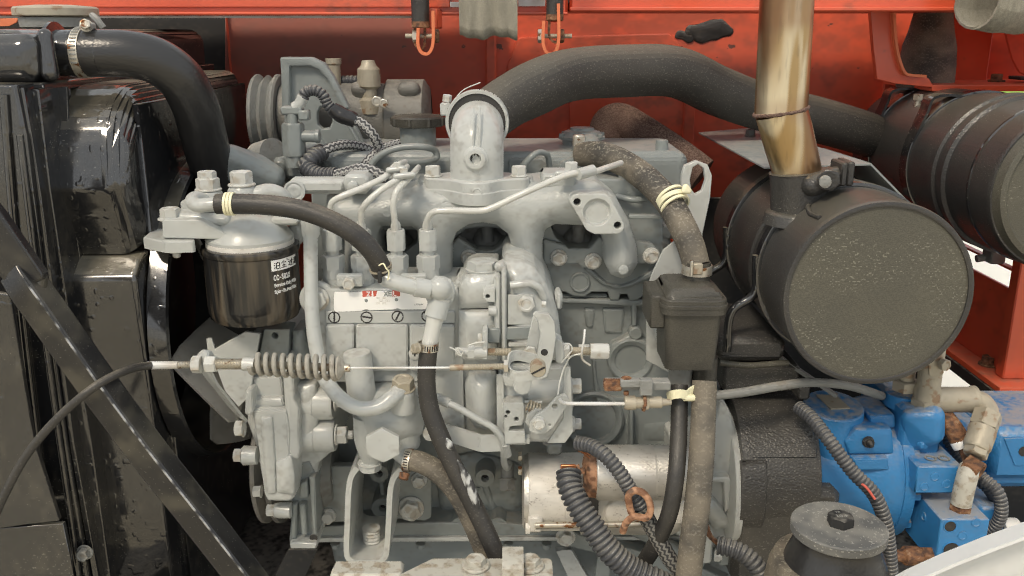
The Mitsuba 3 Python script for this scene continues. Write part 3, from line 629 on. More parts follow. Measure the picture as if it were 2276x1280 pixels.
add(bb, 'flattened_end', plate([(-60, 398), (0, 474), (50, 546), (93, 608), (96, 622), (60, 640), (26, 646), (0, 618), (-60, 538)], YB_ - .008, .012, r=.003, b=.003), 'bar', label='flattened upper end of the bar')
add(bb, 'fold', hull((P(92, 618, YB_), .006), (P(30, 648, YB_), .006), (P(78, 664, YB_), .011)), 'bar')
d_ = np.gradient(path, axis=0); d_ /= np.linalg.norm(d_, axis=1, keepdims=True); s_ = np.cross(d_, Yv); s_ /= np.linalg.norm(s_, axis=1, keepdims=True); u_ = np.cross(s_, d_)
kc = sec[np.argmax(sec @ np.array([math.cos(va_ + .08), math.sin(va_ + .08)]))] * .99; add(bb, 'ridge_glint', tube((path + kc[0] * s_ + kc[1] * u_)[4:-2], .0012, 8, 0), 'ridge_glint', label='painted highlight strip along the ridge of the bar')  # thin strip added as a painted highlight on the ridge
# throttle cable with its fittings
YC = -.09
tc = thing('throttle_cable', 'black throttle cable with white end fitting and dirty return spring', 'cable')
add(tc, 'sheath', tube([P(-30, 1190, -.19), P(10, 1100, -.19), P(60, 1010, -.185), P(140, 918, -.18), P(220, 853, -.17), P(290, 820, -.13), P(335, 812, YC)], W(9, YC), 14), 'rubber')
def xrod(x0, x1, y0, y1, r, name, m, Y=YC, thr=False, k=None):
    f_ = thread if thr else (lambda a, b, rr: tube([a, b], rr, 16)); add(k or tc, name, f_(P(x0, y0, Y), P(x1, y1, Y), W(r, Y)), m)
xrod(328, 396, 812, 811, 9, 'end_fitting', 'white_paint'); xrod(390, 436, 811, 810, 9, 'threaded_sleeve', 'zinc', thr=True); xrod(478, 540, 809, 809, 13, 'threaded_sleeve', 'zinc', thr=True)
s = W(1, YC, 810)
add(tc, 'lock_nut', hexb(P(447, 810, YC), -X, 34 * s, 20 * s, 0, 0, .2), 'bolt'); add(tc, 'lock_nut', hexb(P(458, 809, YC), X, 34 * s, 24 * s, 0, 0, .2), 'bolt')
xrod(540, 566, 809, 810, 15, 'collar', 'bolt'); xrod(560, 745, 809, 817, 9, 'core_tube', 'fitting')
add(tc, 'return_spring', spring(P(560, 808, YC), P(752, 818, YC), 21 * s, 25 * s, 5.6 * s, 10.5), 'spring', label='dirt-caked return spring')
add(tc, 'end_cup', lathe([(26 * s, 0), (27 * s, 4 * s), (14 * s, 14 * s), (6 * s, 18 * s)], P(750, 818, YC), X, 20), 'spring'); xrod(764, 778, 818, 818, 9, 'ferrule', 'zinc')
xrod(770, 1006, 818, 817, 2.6, 'inner_wire', 'white_paint'); xrod(1000, 1042, 817, 816, 7, 'rod_sleeve', 'fitting'); xrod(1040, 1122, 816, 814, 7.5, 'threaded_rod', 'fitting', thr=True)
add(tc, 'rod_nut', hexb(P(1120, 814, YC), X, 26 * s, 10 * s), 'zinc')
cl = add(tc, 'clevis', cat(sweep(np.array([[-2, -12], [2, -12], [2, 12], [-2, 12]]) * s, np.array([P(1200, 824, YC), P(1165, 836, YC - .004), P(1136, 832, YC - .002), P(1130, 815, YC + .006), P(1134, 795, YC + .016), P(1150, 790, YC + .024), P(1190, 798, YC + .026)]), [0, 0, 1], 5)), 'lit_grey')
add(cl, 'pin_screw', boss(1196, 822, YC - .012, [(18, -26), (18, 0), (16, 3), (4, 3)], 24), 'fitting'); add(cl, 'screw_slot', face(relief(poly_px([(1181, 830), (1210, 815), (1212, 818), (1183, 833)], YC - .0145), [(0, 0)], .001), YC - .0145), 'ink')
# ---------------------------------------------------------------- muffler, exhaust, air cleaner, hydraulic pump, mount (right)
mf = thing('muffler', 'big black drum muffler with a speckled round end facing forward', 'muffler')
YM = -.02; mc = P(1950, 655, YM); R = W(211, YM, 655)
add(mf, 'body', lathe([(R - .008, .03), (R - .0058, -.001), (R - .0015, -.003), (R, .0), (R, .018), (R - .001, .02), (R - .001, .14), (R + .002, .143), (R + .002, .15), (R - .001, .153), (R - .001, .36), (R * .96, .385), (R * .8, .395)], mc, Yv, 96), 'muffler')
add(mf, 'end_cap', rough(lathe([(R - .0055, -.001), (R - .006, .008), (R - .012, .010), (R - .02, .0075), (R * .7, .0065), (R * .4, .006), (R * .15, .0065), (0, .0065)], mc, Yv, 96), .0005, 60, 4), 'mface', label='end cap with pale paint specks')
add(mf, 'rim_bead', lathe([(R - .0065, .004), (R - .0065, -.0035), (R - .004, -.0045), (R - .0005, -.0035), (R + .0006, .001), (R - .0065, .004)], mc, Yv, 96), 'muffler')
for y in (.098, .262):
    add(mf, 'strap', lathe([(R, y), (R + .004, y + .001), (R + .004, y + .017), (R, y + .018)], mc, Yv, 80), 'gloss')
    add(mf, 'strap_rod', tube([mc + V(-R - .003, y + .008, .02), mc + V(-R - .003, y + .008, -.03), P(1632, 690, .09) * V(1, 0, 1) + V(-.004, y + YM + .008, 0), P(1614, 778, .09) * V(1, 0, 1) + V(0, y + YM + .008, 0)], .0055, 12), 'gloss')
add(mf, 'seam_weld', rough(tube([mc + V(-R * .62, .02, R * .785), mc + V(-R * .62, .06, R * .785), mc + V(-R * .55, .085, R * .84)], .003, 8), .002, 300), 'muffler')
sx = W(1, .09, 420)
pc = thing('exhaust_pipe', 'heat-stained golden steel exhaust pipe rising from the muffler', 'exhaust pipe')
YE = .09; rr = W(57.5, YE, 200)
e0, e1, e2 = P(1736, 247, YE), P(1751, -40, YE), P(1777, 400, YE)
add(pc, 'upper_pipe', tube([e0 + (e0 - e1) * .02, e1, e1 + (e1 - e0) * .5], rr, 48, 0), 'stained')
add(pc, 'lower_pipe', tube([e0, e0 + (e2 - e0) * .3 , e2], [rr * .985, rr * .99, rr * .92], 48, 0), 'stained')
nrm = unit(unit(e1 - e0) - unit(e2 - e0)); k = np.linspace(0, 2 * np.pi, 50)
a_ = unit(np.cross(nrm, Yv)); b_ = np.cross(nrm, a_)
add(pc, 'weld_bead', rough(tube(e0 + (rr * 1.0) * (np.cos(k)[:, None] * a_ * 1.02 + np.sin(k)[:, None] * b_), .0022, 8, 0), .0016, 260, 5), 'brown')
co = thing('pipe_clamp', 'black clamp collar with bolt and nut at the foot of the exhaust pipe', 'pipe clamp')
c0 = P(1776, 452, YE); axc = unit(e0 - e2) * .35 + Z * .65
add(co, 'collar', rough(lathe([(rr * 1.02, -.02), (rr * 1.13, -.018), (rr * 1.1, .036), (rr * 1.13, .040), (rr * 1.0, .041)], c0, axc, 40), .001, 150, 3), 'muffler')
add(co, 'ear', hull((P(1806, 412, .055), .013), (P(1862, 392, .06), .012), (P(1806, 398, .10), .01), (P(1862, 382, .10), .01)), 'muffler')
add(co, 'ear', boxpx(1872, 362, 1882, 414, .045, .085, .002), 'muffler'); add(co, 'ear', boxpx(1886, 360, 1897, 414, .045, .085, .002), 'muffler')
add(co, 'nut', hexpx(1842, 399, .045, 44, 12, 0, 0, ax=(-.3, -1, 0)), 'muffler'); add(co, 'bolt_end', boss(1834, 402, .04, [(13, 0), (13, 20), (8, 22)], 16, (-.3, -1, 0)), 'dirty')
add(co, 'base_weld', rough(lathe([(rr * 1.1, 0), (rr * 1.4, -.006), (rr * 1.3, .006), (rr * 1.12, .01)], c0 - V(0, 0, .018), Z, 40), .003, 200, 8), 'muffler')
# heat shield on the muffler
zz = mc[2] + R + .012
hp_ = [PZ(1553, 294, zz), PZ(1688, 282, zz), PZ(1830, 330, zz), PZ(1936, 364, zz), PZ(1905, 372, zz), PZ(1700, 372, zz)]
hp_ = [V(hp_[0][0], hp_[0][1], zz), V(hp_[1][0], hp_[1][1], zz), V(hp_[2][0], hp_[2][1], zz), V(hp_[3][0], hp_[3][1], zz), V(PZ(1700, 372, zz)[0], PZ(1700, 372, zz)[1], zz)]
hsd = thing('heat_shield', 'thin grey sheet heat shield lying over the muffler behind the exhaust pipe', 'heat shield')
g = Polygon([p[:2] for p in hp_]); m = relief(g, [(0, 0)], .002); v = np.array(m.vertices); m.vertices = np.c_[v[:, 0], v[:, 1], zz + v[:, 2]]
add(hsd, 'sheet', m, 'grey'); ed0, ed1 = hp_[3], hp_[2]
dr_ = V(P(2022, 452, ed0[1])[0] - ed0[0], 0, P(2022, 452, ed0[1])[2] - zz)
q4 = np.array([ed0, ed1, ed1 + dr_, ed0 + dr_]); add(hsd, 'bent_flange', skin(np.array([q4 + V(0, 0, .001), q4 - V(.0015, 0, .001)])), 'grey')
pb = PZ(1667, 302, zz); add(hsd, 'bolt', hexb(pb, Z, .0135, .009, .009, .002), 'dirty')
# air cleaner
ac = thing('air_cleaner', 'large black ribbed air cleaner canister lying under the red bracket at right', 'air cleaner')
YA = .15; A = P(2385, 425, YA); RA = W(190, YA, 425)
add(ac, 'body', lathe([(RA * .96, .0), (RA * .985, .006), (RA * .985, .12), (RA * 1.03, .123), (RA * 1.03, .135), (RA * 1.0, .138), (RA * 1.0, .15), (RA * 1.035, .153), (RA * 1.035, .166), (RA * .99, .170), (RA * .985, .30), (RA * .99, .302), (RA * .985, .304), (RA * .98, .44), (RA * .93, .50), (RA * .8, .525), (RA * .3, .54)], A, Yv, 96), 'muffler')
add(ac, 'end_cover', lathe([(RA * .95, .003), (RA * .90, -.012), (RA * .84, -.014), (RA * .8, -.008), (RA * .3, -.010), (0, -.010)], A, Yv, 72), 'mface')
add(ac, 'groove_ring', lathe([(RA * .985, .05), (RA * 1.0, .052), (RA * 1.0, .056), (RA * .985, .058)], A, Yv, 96), 'gloss')
for y in (.245, .40):
    add(ac, 'band', lathe([(RA * .985, y), (RA * .985 + .003, y + .001), (RA * .985 + .003, y + .026), (RA * .985, y + .027)], A, Yv, 80), 'gloss')
    t0 = A + V(-RA * .72, y + .013, RA * .72)
    zt_ = zsh - .013
    add(ac, 'hanger', sweep(np.array([[-.002, -.014], [.002, -.014], [.002, .014], [-.002, .014]]), crom(np.array([A + V(-RA * .95, y + .013, RA * .3), A + V(-RA * .84, y + .013, RA * .62), V(A[0] - RA * .80, A[1] + y + .013, zt_ - .02), V(A[0] - RA * .74, A[1] + y + .013, zt_), V(A[0] - RA * .3, A[1] + y + .013, zt_), V(A[0] - RA * .24, A[1] + y + .013, zt_ - .012), V(A[0] - RA * .18, A[1] + y + .013, A[2] + RA * .985)]), 4), [0, 1, 0]), 'gloss')
add(ac, 'bolt', cat(hexb(V(A[0] - RA * .62, A[1] + .33, zt_), -Z, .014, .010), tube([V(A[0] - RA * .62, A[1] + .33, zt_), V(A[0] - RA * .62, A[1] + .33, zt_ - .022)], .005, 10)), 'zinc')
# intake hose
ih = thing('intake_hose', 'wide dusty black rubber intake hose arching over the rocker cover', 'hose')
ip = [(1066, 266, .165, .033), (1092, 252, .185, .0335), (1130, 226, .205, .034), (1180, 200, .22, .036), (1262, 168, .27, .0355), (1390, 158, .33, .037), (1500, 160, .37, .037), (1600, 204, .42, .0375), (1700, 240, .46, .037), (1800, 262, .5, .037), (1900, 290, .54, .037), (1960, 310, .58, .037)]
add(ih, 'hose', tube([P(x, y, Y) for x, y, Y, r in ip], [q[3] for q in ip], 30), 'sooty_rubber', smooth=60)
solo('exhaust_elbow', 'rusty brown pipe elbow in front of the orange cover plate', 'pipe', rough(tube([P(1350, 400, .47), P(1350, 320, .47), P(1352, 280, .48), P(1372, 268, .48), P(1420, 292, .46), P(1500, 345, .42), P(1560, 390, .40)], W(38, .47), 24), .0006, 120, 2), 'brown')
solo('air_inlet_boot', 'grey rubber inlet boot standing behind the red bracket', 'boot', lathe([(.034, -.03), (.045, -.028), (.047, .0), (.046, .03), (.043, .06), (.036, .085), (.03, .12)], V(P(2055, 188, .60)[0], .60, P(2055, 180, .60)[2]), Z, 40), 'dusty_rubber')

# ---------------------------------------------------------------- bell housing and blue hydraulic pump
bh = thing('bell_housing', 'rough black cast bell housing between the engine and the blue pump', 'housing')
axp = V(0, .131, .972); XA = lambda px, Y=.03: P(px, 1075, Y)[0]
def xl(prof, n=72): return lathe([(r, x) for x, r in prof], axp, X, n)
x0 = XA(1652); x1 = XA(1829)
add(bh, 'drum', rough(xl([(x0, .05), (x0, .106), (x0 + .012, .1065), (x0 + .012, .1045), (x1 - .004, .103), (x1, .100), (x1 - .001, .06)], 128), .0006, 90, 2), 'bell')
for a0, a1, xa, xb, r, nm in [(32, 64, x0 + .012, x1 - .006, .1068, 'rib_pad'), (-50, 30, x0 + .001, x0 + .030, .1078, 'rib_pad')]:
    an = np.radians(np.linspace(a0, a1, 12)); oc = [(axp[1] - r * math.cos(a), axp[2] + r * math.sin(a)) for a in an] + [(axp[1] - .085 * math.cos(a), axp[2] + .085 * math.sin(a)) for a in an[::-1]]
    m = relief(Polygon(oc), bev(.003), xb - xa); v = np.array(m.vertices); m.vertices = np.c_[xb + v[:, 2], v[:, 0], v[:, 1]]
    add(bh, nm, rough(m, .0004, 80), 'bell')
add(bh, 'foot', boxpx(1640, 1090, 1850, 1300, .03, .25, .01), 'bell'); add(bh, 'mount_block', boxpx(1610, 812, 1775, 872, .10, .25, .004), 'bell')
add(bh, 'tray', boxpx(1596, 752, 1745, 806, .09, .25, .008), 'bell'); add(bh, 'tray_edge', tube([P(1600, 806, .082), P(1660, 812, .08), P(1752, 806, .082)], .004, 10), 'mface')
add(bh, 'strut', sweep(np.array([[-.002, -.01], [.002, -.01], [.002, .01], [-.002, .01]]), np.array([P(1735, 795, .12), P(1860, 880, .08)]), [0, 1, 0]), 'dirty')
add(bh, 'bracket', boxpx(1775, 855, 1800, 890, .08, .16, .003), 'bell')
add(bh, 'pipe', tube([P(1580, 880, .02), P(1650, 872, .02), P(1730, 858, .03), P(1800, 850, .05), P(1880, 856, .06), P(1960, 880, .10)], .0058, 12), 'dirty', label='thin grey pipe crossing above the housing')
hpmp = thing('hydraulic_pump', 'bright blue hydraulic pump with dusty top faces', 'hydraulic pump')
xb0, xf0, xf1 = x1 - .002, XA(1985, .045), XA(2031, .037)
body = add(hpmp, 'body', xl([(xb0, .05), (xb0, .080), (xb0 + .03, .083), (xf0 - .03, .085), (xf0 - .012, .092), (xf0, .095), (xf1 - .012, .095), (xf1 - .012, .0935), (xf1 - .010, .0935), (xf1 - .010, .0955), (xf1 + .004, .095), (xf1 + .006, .05)], 96), 'blue')
zc_ = P(1853, 900, .095)
sq = W(1, .105, 908)
cap_ = add(hpmp, 'piston_cap', lathe([(76 * sq, -110 * sq), (72 * sq, -40 * sq), (66 * sq, -20 * sq), (64 * sq, -3 * sq), (61 * sq, 0), (10 * sq, 0), (0, 0)], zc_, unit(V(0, -.16, 1)), 48), 'blue')
def cap_pt(x, y):
    d = FWD + (x - CX) / F * X - (y - CY) / F * UP; nn = unit(V(0, -.16, 1)); return CAM + d * (((zc_ - CAM) @ nn + .002) / (d @ nn))
npl = np.array([cap_pt(1814, 876), cap_pt(1858, 878), cap_pt(1890, 906), cap_pt(1847, 908)])
add(cap_, 'name_plate', skin(np.array([npl - V(0, 0, .0018), npl])), 'gold_plate' if False else 'fitting', label='blank dusty name plate')
def bx(x0_, y0_, x1_, y1_, Y0, Y1, b=.003, nm='block', mt='blue', par=None, lab=None): return add(par or hpmp, nm, boxpx(x0_, y0_, x1_, y1_, Y0, Y1, b), mt, label=lab)
pk = dome([(1880, 985), (1905, 955), (1985, 955), (1990, 1010), (1978, 1012), (1890, 1012)], .050, .06, .006, .008, r=.003)
add(hpmp, 'boss_pad', pk, 'blue'); add(hpmp, 'step_pad', plate([(1932, 925), (1990, 922), (1992, 952), (1936, 954)], .072, .06, r=.003, b=.004), 'blue'); add(hpmp, 'lower_pad', plate([(1895, 1020), (1975, 1018), (1978, 1046), (1905, 1048)], .043, .03, r=.003, b=.004), 'blue')
nip = add(hpmp, 'bleed_nipple', cat(hexpx(1929, 981, .049, 22, 8, 13, 2), boss(1929, 981, .049, [(7, 8), (7, 14), (4, 18), (4, 24), (2, 25)], 16)), 'dark')
for a in (-70, -35, 0, 35, 70, 105, 140): add(hpmp, 'flange_bolt', hexb(V(xf1 + .005, axp[1] - .086 * math.cos(math.radians(a)), axp[2] + .086 * math.sin(math.radians(a))), X, .013, .008), 'blue')
# valve blocks, stacked at the pump's right
bx(2008, 905, 2085, 1045, .06, .20, .006, 'valve_cover'); add(hpmp, 'cover_bulge', hull((P(2070, 960, .055), .016), (P(2070, 925, .055), .016), (P(2020, 925, .06), .01), (P(2030, 980, .07), .012)), 'blue')
add(hpmp, 'plug', boss(2046, 985, .056, [(12, 0), (12, 10), (8, 14)], 20, (.5, -1, .1)), 'blue')
ub = bx(2040, 1036, 2132, 1097, .022, .20, .002, 'valve_block')
for x, y in [(2078, 1060), (2055, 1082), (2104, 1076)]: add(ub, 'plug', boss(x, y, .022, [(11, 0), (11, .8), (8, 1.6), (7, .6), (0, .6)], 20), 'blue')
zu = P(2040, 1036, .022)[2]
for x, y in [(2068, 1020), (2098, 1020)]:
    c = PZ(x, y, zu); add(ub, 'letter_O', lathe([(.0052, 0), (.0075, .001), (.0075, .0016), (.0052, .0016), (.0052, 0)], c, Z, 24), 'dirty')
lb = bx(2092, 1154, 2183, 1262, -.012, .075, .0015, 'valve_block')
for x, y, r in [(2112, 1170, 13), (2114, 1222, 18)]: add(lb, 'port', boss(x, y, -.0125, [(r + 2, -1), (r + 1.5, 1.2), (r, 1), (r - 1, -14), (0, -14)], 24), 'blue'); add(lb, 'port_hole', boss(x, y, -.0126, [(r - 1, 0), (r - 1, .6), (0, .6)], 24), 'dark')
for x, y in [(2140, 1191), (2170, 1162)]: add(lb, 'plug', boss(x, y, -.0125, [(11, 0), (11, .8), (8, 1.6), (7, .6), (0, .6)], 20), 'blue')
xl_ = P(2092, 1154, -.012)[0]; add(lb, 'plug', lathe([(.006, 0), (.006, .0008), (.0045, .0012), (.004, .0004), (0, .0004)], V(xl_ - .0002, .03, P(2042, 1148, .03)[2]), -X, 20), 'blue')
fit = add(hpmp, 'hose_fitting', cat(hexb(P(2070, 1235, -.0), -X, .020, .014), lathe([(.011, .014), (.012, .018), (.012, .034), (.008, .038), (.006, .060)], P(2070, 1235, -.0), -X, 24)), 'rust', label='rusty hose union below the valve block')
# right: second motor body
add(hpmp, 'gear_pump', boxpx(2150, 962, 2420, 1090, .12, .24, .012), 'blue'); add(hpmp, 'gear_pump_end', boxpx(2215, 955, 2420, 1070, .105, .25, .01), 'blue'); add(hpmp, 'pad_plate', plate([(2232, 975), (2300, 972), (2300, 1034), (2256, 1036)], .103, .004, r=.001, b=.001), 'blue'); add(hpmp, 'pad_hole', boss(2276, 1003, .1025, [(12, 0), (12, .6), (0, .6)], 20), 'dark')
add(hpmp, 'lower_body', boxpx(2150, 1100, 2225, 1150, .10, .2, .008), 'blue'); add(hpmp, 'solenoid', boxpx(2180, 1128, 2232, 1192, .04, .10, .004), 'blue')
add(hpmp, 'coil_end', lathe([(.016, 0), (.017, .002), (.017, .02), (.012, .022)], P(2225, 1180, .05), X, 24), 'dull_alu')
add(hpmp, 'top_port', lathe([(40 * sq, -30 * sq), (40 * sq, 0), (34 * sq, 2 * sq), (0, 2 * sq)], P(2010, 872, .10), Z, 32), 'blue')
add(hpmp, 'top_nut', cat(hexb(P(2012, 866, .09), Z, .03, .014), lathe([(.010, .014), (.010, .03)], P(2012, 866, .09), Z, 20)), 'fitting')
# steel pipework above the pump
pw = thing('pressure_pipe', 'dull yellow steel pressure pipe with elbow and big hex unions above the blue pump', 'pipe')
base = P(2056, 912, .07)
add(pw, 'base_nut', hexb(base, Z, .034, .014, .021, .004), 'fitting'); add(pw, 'riser', lathe([(.0165, .014), (.0165, .03), (.0145, .034), (.0145, .11), (.013, .112)], base, Z, 28), 'fitting')
add(pw, 'lug', cat(plate([(2064, 795), (2080, 785), (2098, 800), (2098, 830), (2088, 838), (2066, 836)], .055, .012, r=.002, b=.001), hexpx(2094, 808, .052, 24, 14, 0, 0, ax=(.3, -1, 0))), 'fitting')
add(pw, 'side_pipe', lathe([(.0155, 0), (.0165, .005), (.0165, .05), (.018, .052), (.018, .056), (.014, .058)], P(2070, 888, .075), X, 28), 'fitting')
add(pw, 'elbow', tube([P(2112, 888, .075), P(2150, 888, .075), P(2180, 892, .07), P(2194, 908, .06), P(2198, 925, .05)], .0125, 24), 'fitting')
d1 = unit(P(2165, 1010, .02) - P(2198, 920, .05))
add(pw, 'union_nut', cat(hexb(P(2197, 918, .05), d1, .030, .022, 0, 0), lathe([(.0165, .022), (.0165, .028), (.0155, .03)], P(2197, 918, .05), d1, 24)), 'fitting')
add(pw, 'adapter', cat(lathe([(.0165, 0), (.0165, .022), (.0145, .026)], P(2184, 958, .036), d1, 24), hexb(P(2176, 985, .028), d1, .026, .018)), 'fitting')
rw = thing('rusty_pipe', 'rust-spotted white elbow pipe screwed into the lower valve block', 'pipe')
rb = P(2133, 1140, .012)
add(rw, 'base_nut', hexb(rb, Z, .024, .010, .014, .003), 'rust'); add(rw, 'stub', tube([rb, P(2138, 1112, .010)], .0075, 16), 'white_paint')
add(rw, 'elbow', rough(tube([P(2136, 1120, .010), P(2143, 1085, .010), P(2150, 1058, .012), P(2154, 1040, .022)], [.0125, .0125, .0125, .012], 20), .0004, 200), 'cream_rust')
add(rw, 'union_nut', hexb(P(2146, 1030, .025), unit(P(2168, 1044, .02) - P(2146, 1030, .03)), .026, .020, 0, 0), 'rust'); add(rw, 'upper_pipe', tube([P(2158, 1032, .035), P(2146, 1000, .05), P(2138, 985, .055), P(2110, 940, .065), P(2085, 908, .085)], [.0085, .0085, .012, .012, .0105], 18), 'rust')
add(rw, 'ring', lathe([(.0122, 0), (.0126, .002), (.0126, .008), (.0122, .01)], P(2141, 992, .053), P(2110, 940, .065) - P(2146, 1000, .05), 20), 'white')
# looms over the pump
def loom(name, pts, r, pitch, label, depth=.16, m='loom', group=None): return solo(name, label, 'wiring conduit', corr([P(*q) for q in pts], r, pitch, depth), m, group=group)
loom('wiring_conduit', [(1775, 905, .05), (1800, 925, .03), (1840, 975, .0), (1895, 1048, -.02), (1940, 1095, -.03), (1965, 1150, -.035), (1976, 1215, -.035), (1982, 1300, -.035)], .0088, .0052, 'grey corrugated conduit running down across the blue pump')
solo('orange_wire', 'thin red wire showing through the split of the conduit on the blue pump', 'wire', tube([P(1905, 1068, -.027), P(1925, 1083, -.036), P(1945, 1110, -.043)], .0016, 8), 'redink')
loom('wiring_conduit', [(2080, 915, .11), (2110, 980, .09), (2140, 1022, .07), (2180, 1060, .045), (2215, 1090, .03), (2226, 1130, .025), (2215, 1165, .03), (2192, 1180, .04)], .0085, .005, 'grey corrugated conduit looping at the right of the rusty elbow, nearer of two')
loom('wiring_conduit', [(2160, 1060, .075), (2195, 1085, .06), (2215, 1120, .06), (2228, 1160, .06), (2226, 1210, .06)], .0075, .005, 'grey corrugated conduit dropping at the far right edge, farther of two')
# rubber mount with its disc
mt = thing('rubber_mount', 'black rubber engine mount topped by a dusty round steel disc at lower right', 'engine mount')
YD = -.10; dc = P(1863, 1186, YD); sd = W(1, YD, 1186)
add(mt, 'rubber_body', lathe([(60 * sd, 0), (92 * sd, -2 * sd), (92 * sd, -14 * sd), (98 * sd, -34 * sd), (108 * sd, -60 * sd), (118 * sd, -90 * sd), (124 * sd, -160 * sd)], dc, Z, 56), 'gloss_rubber')
add(mt, 'skirt_ring', lathe([(112 * sd, -70 * sd), (122 * sd, -72 * sd), (132 * sd, -95 * sd), (140 * sd, -150 * sd)], dc + V(-.004, .006, 0), Z, 56), 'dusty_rubber')
add(mt, 'disc', lathe([(100 * sd, 0), (103 * sd, 3 * sd), (103 * sd, 21 * sd), (100 * sd, 24 * sd), (50 * sd, 24.3 * sd), (0, 24.3 * sd)], dc, Z, 64), 'discgrey', label='dust-covered steel disc')
bt = add(mt, 'bolt', hexb(dc + V(.001, 0, 24.3 * sd), Z, 50 * sd, 22 * sd, 0, 0, .45, dish=False), 'dark', label='dark hex bolt with raised 10.9 grade mark')
add(bt, 'grade_mark', text('10.9', 9 * sd, dc + V(-12 * sd, -9 * sd, 46.2 * sd), X, Yv, .0006, True), 'dirty'); add(bt, 'maker_mark', text('VB', 6 * sd, dc + V(-7 * sd, 10 * sd, 46.2 * sd), X, Yv, .0006, True), 'dirty')
YP = -.27
wp = thing('white_panel', 'scuffed white painted steel panel corner at the lower right edge', 'panel')
add(wp, 'sheet', plate([(1950, 1316), (2020, 1276), (2100, 1240), (2190, 1204), (2280, 1171), (2420, 1124), (2420, 1420), (1950, 1420)], YP, .004, b=.0015), 'white_paint')
m = sweep(np.array([[-.0, -.0], [.03, .003], [.03, .006], [-.0, .004]]), np.array([P(x, y, YP + .002) for x, y in [(1950, 1313), (2020, 1273), (2100, 1237), (2190, 1201), (2280, 1168), (2420, 1121)]]), [0, .2, 1]); add(wp, 'top_lip', m, 'white_paint')
# ---------------------------------------------------------------- the engine: block, head, cover, manifold, gear case
eng = thing('engine', 'grey painted four-cylinder diesel engine filling the middle of the bay', 'engine')
YK, YH = .16, .145
blk = add(eng, 'cylinder_block', plate([(690, 640), (1250, 664), (1450, 664), (1500, 690), (1590, 830), (1640, 960), (1645, 1196), (700, 1196), (690, 1100)], YK, .38, b=.004), 'grey')
add(blk, 'deck_lip', plate([(1225, 664), (1440, 666), (1452, 672), (1452, 680), (1400, 682), (1300, 676), (1225, 675)], YK - .012, .02, b=.003), 'grey')
add(blk, 'deck_lip', boxpx(1236, 654, 1352, 664, YK - .006, YK + .03, .003), 'grey')
for x0_, x1_, y1_ in [(1303, 1318, 730), (1344, 1384, 742), (1440, 1462, 760)]:
    m = plate([(x0_ - 6, 684), (x1_ + 6, 684), (x1_, y1_), (x0_, y1_)], YK - .004, .012, r=.004, b=.004); add(blk, 'pilaster', m, 'grey')
add(blk, 'rib', plate([(1404, 674), (1416, 674), (1415, 725), (1405, 725)], YK - .012, .02, b=.002), 'grey'); add(blk, 'rib_end', boss(1410, 734, YK - .001, [(15, 0), (15, 22), (12, 25), (0, 25)]), 'grey')
add(blk, 'plug_boss', plate([(1348, 778), (1362, 762), (1386, 752), (1402, 742), (1420, 750), (1452, 766), (1478, 776), (1492, 800), (1496, 842), (1470, 846), (1400, 852), (1368, 842), (1350, 812)], YK - .014, .03, r=.006, b=.005, holes=[(1402, 800, 36)]), 'grey')
add(blk, 'core_plug', boss(1402, 800, YK - .0145, [(50, -6), (50, 3), (46, 5), (40, 2), (36, 0), (34, -8), (31, -14), (28, -16), (20, -12), (0, -10)], 40), 'grey')
add(blk, 'core_plug', boss(1318, 932, YK - .004, [(68, -6), (68, 5), (63, 9), (58, 7), (52, 1), (50, -10), (46, -14), (0, -13)], 44), 'grey', label='large recessed core plug below the stop lever')
add(blk, 'side_panel', dome([(1412, 930), (1500, 922), (1560, 925), (1560, 996), (1414, 996)], YK - .002, .03, .012, .02), 'grey'); add(blk, 'rib', plate([(1400, 912), (1408, 912), (1408, 1000), (1403, 1020), (1399, 1000)], YK - .02, .03, b=.002), 'grey')
add(blk, 'raised_frame', plate([(1328, 900), (1320, 860), (1316, 800), (1322, 800), (1328, 850), (1338, 880), (1398, 884), (1398, 892), (1340, 894)], YK - .006, .01, b=.002), 'grey')
for x, y, r in [(842, 1053, 21), (850, 1130, 24), (1078, 1063, 21), (1022, 1169, 20), (1107, 1168, 19)]:
    add(blk, 'threaded_boss', boss(x, y, .12, [(r + 3, -70), (r + 1, -4), (r, 0), (9, 0), (8, -2), (7, -16), (0, -16)], 28), 'grey')
[add(blk, 'boss_hole', boss(x, y, .1205, [(7.5, -14), (0, -13.5)], 16), 'dark') for x, y in [(842, 1053), (850, 1130), (1078, 1063), (1022, 1169), (1107, 1168)]]
add(blk, 'rib', tube([P(1078, 1075, .15), P(1090, 1110, .152), P(1104, 1150, .15)], .006, 12), 'grey'); add(blk, 'rib', tube([P(1022, 1150, .15), P(1050, 1120, .155), P(1062, 1080, .15)], .005, 12), 'grey'); add(blk, 'rib', plate([(842, 1070), (852, 1070), (856, 1110), (846, 1110)], .13, .03, b=.002), 'grey')
add(blk, 'oil_stain_pad', rough(dome([(960, 1030), (1060, 1010), (1160, 1040), (1160, 1150), (980, 1150)], .148, .03, .010, .03, r=.01), .002, 60), 'grey')
add(blk, 'pan_rail', plate([(690, 1172), (900, 1162), (1100, 1160), (1160, 1166), (1660, 1164), (1660, 1192), (690, 1196)], .118, .06, b=.003), 'grey')
add(eng, 'oil_pan', plate([(728, 1192), (1250, 1192), (1640, 1192), (1620, 1330), (760, 1330)], .15, .30, b=.008), 'grey')
add(eng, 'pan_flange', plate([(700, 1196), (1660, 1192), (1660, 1200), (700, 1206)], .112, .08, b=.0015), 'lit_grey')
for x in (745, 935, 1130, 1215, 1300): add(eng, 'pan_bolt', hexb(P(x, 1207, .125), -Z, .010, .006, .007, .0015), 'grey')
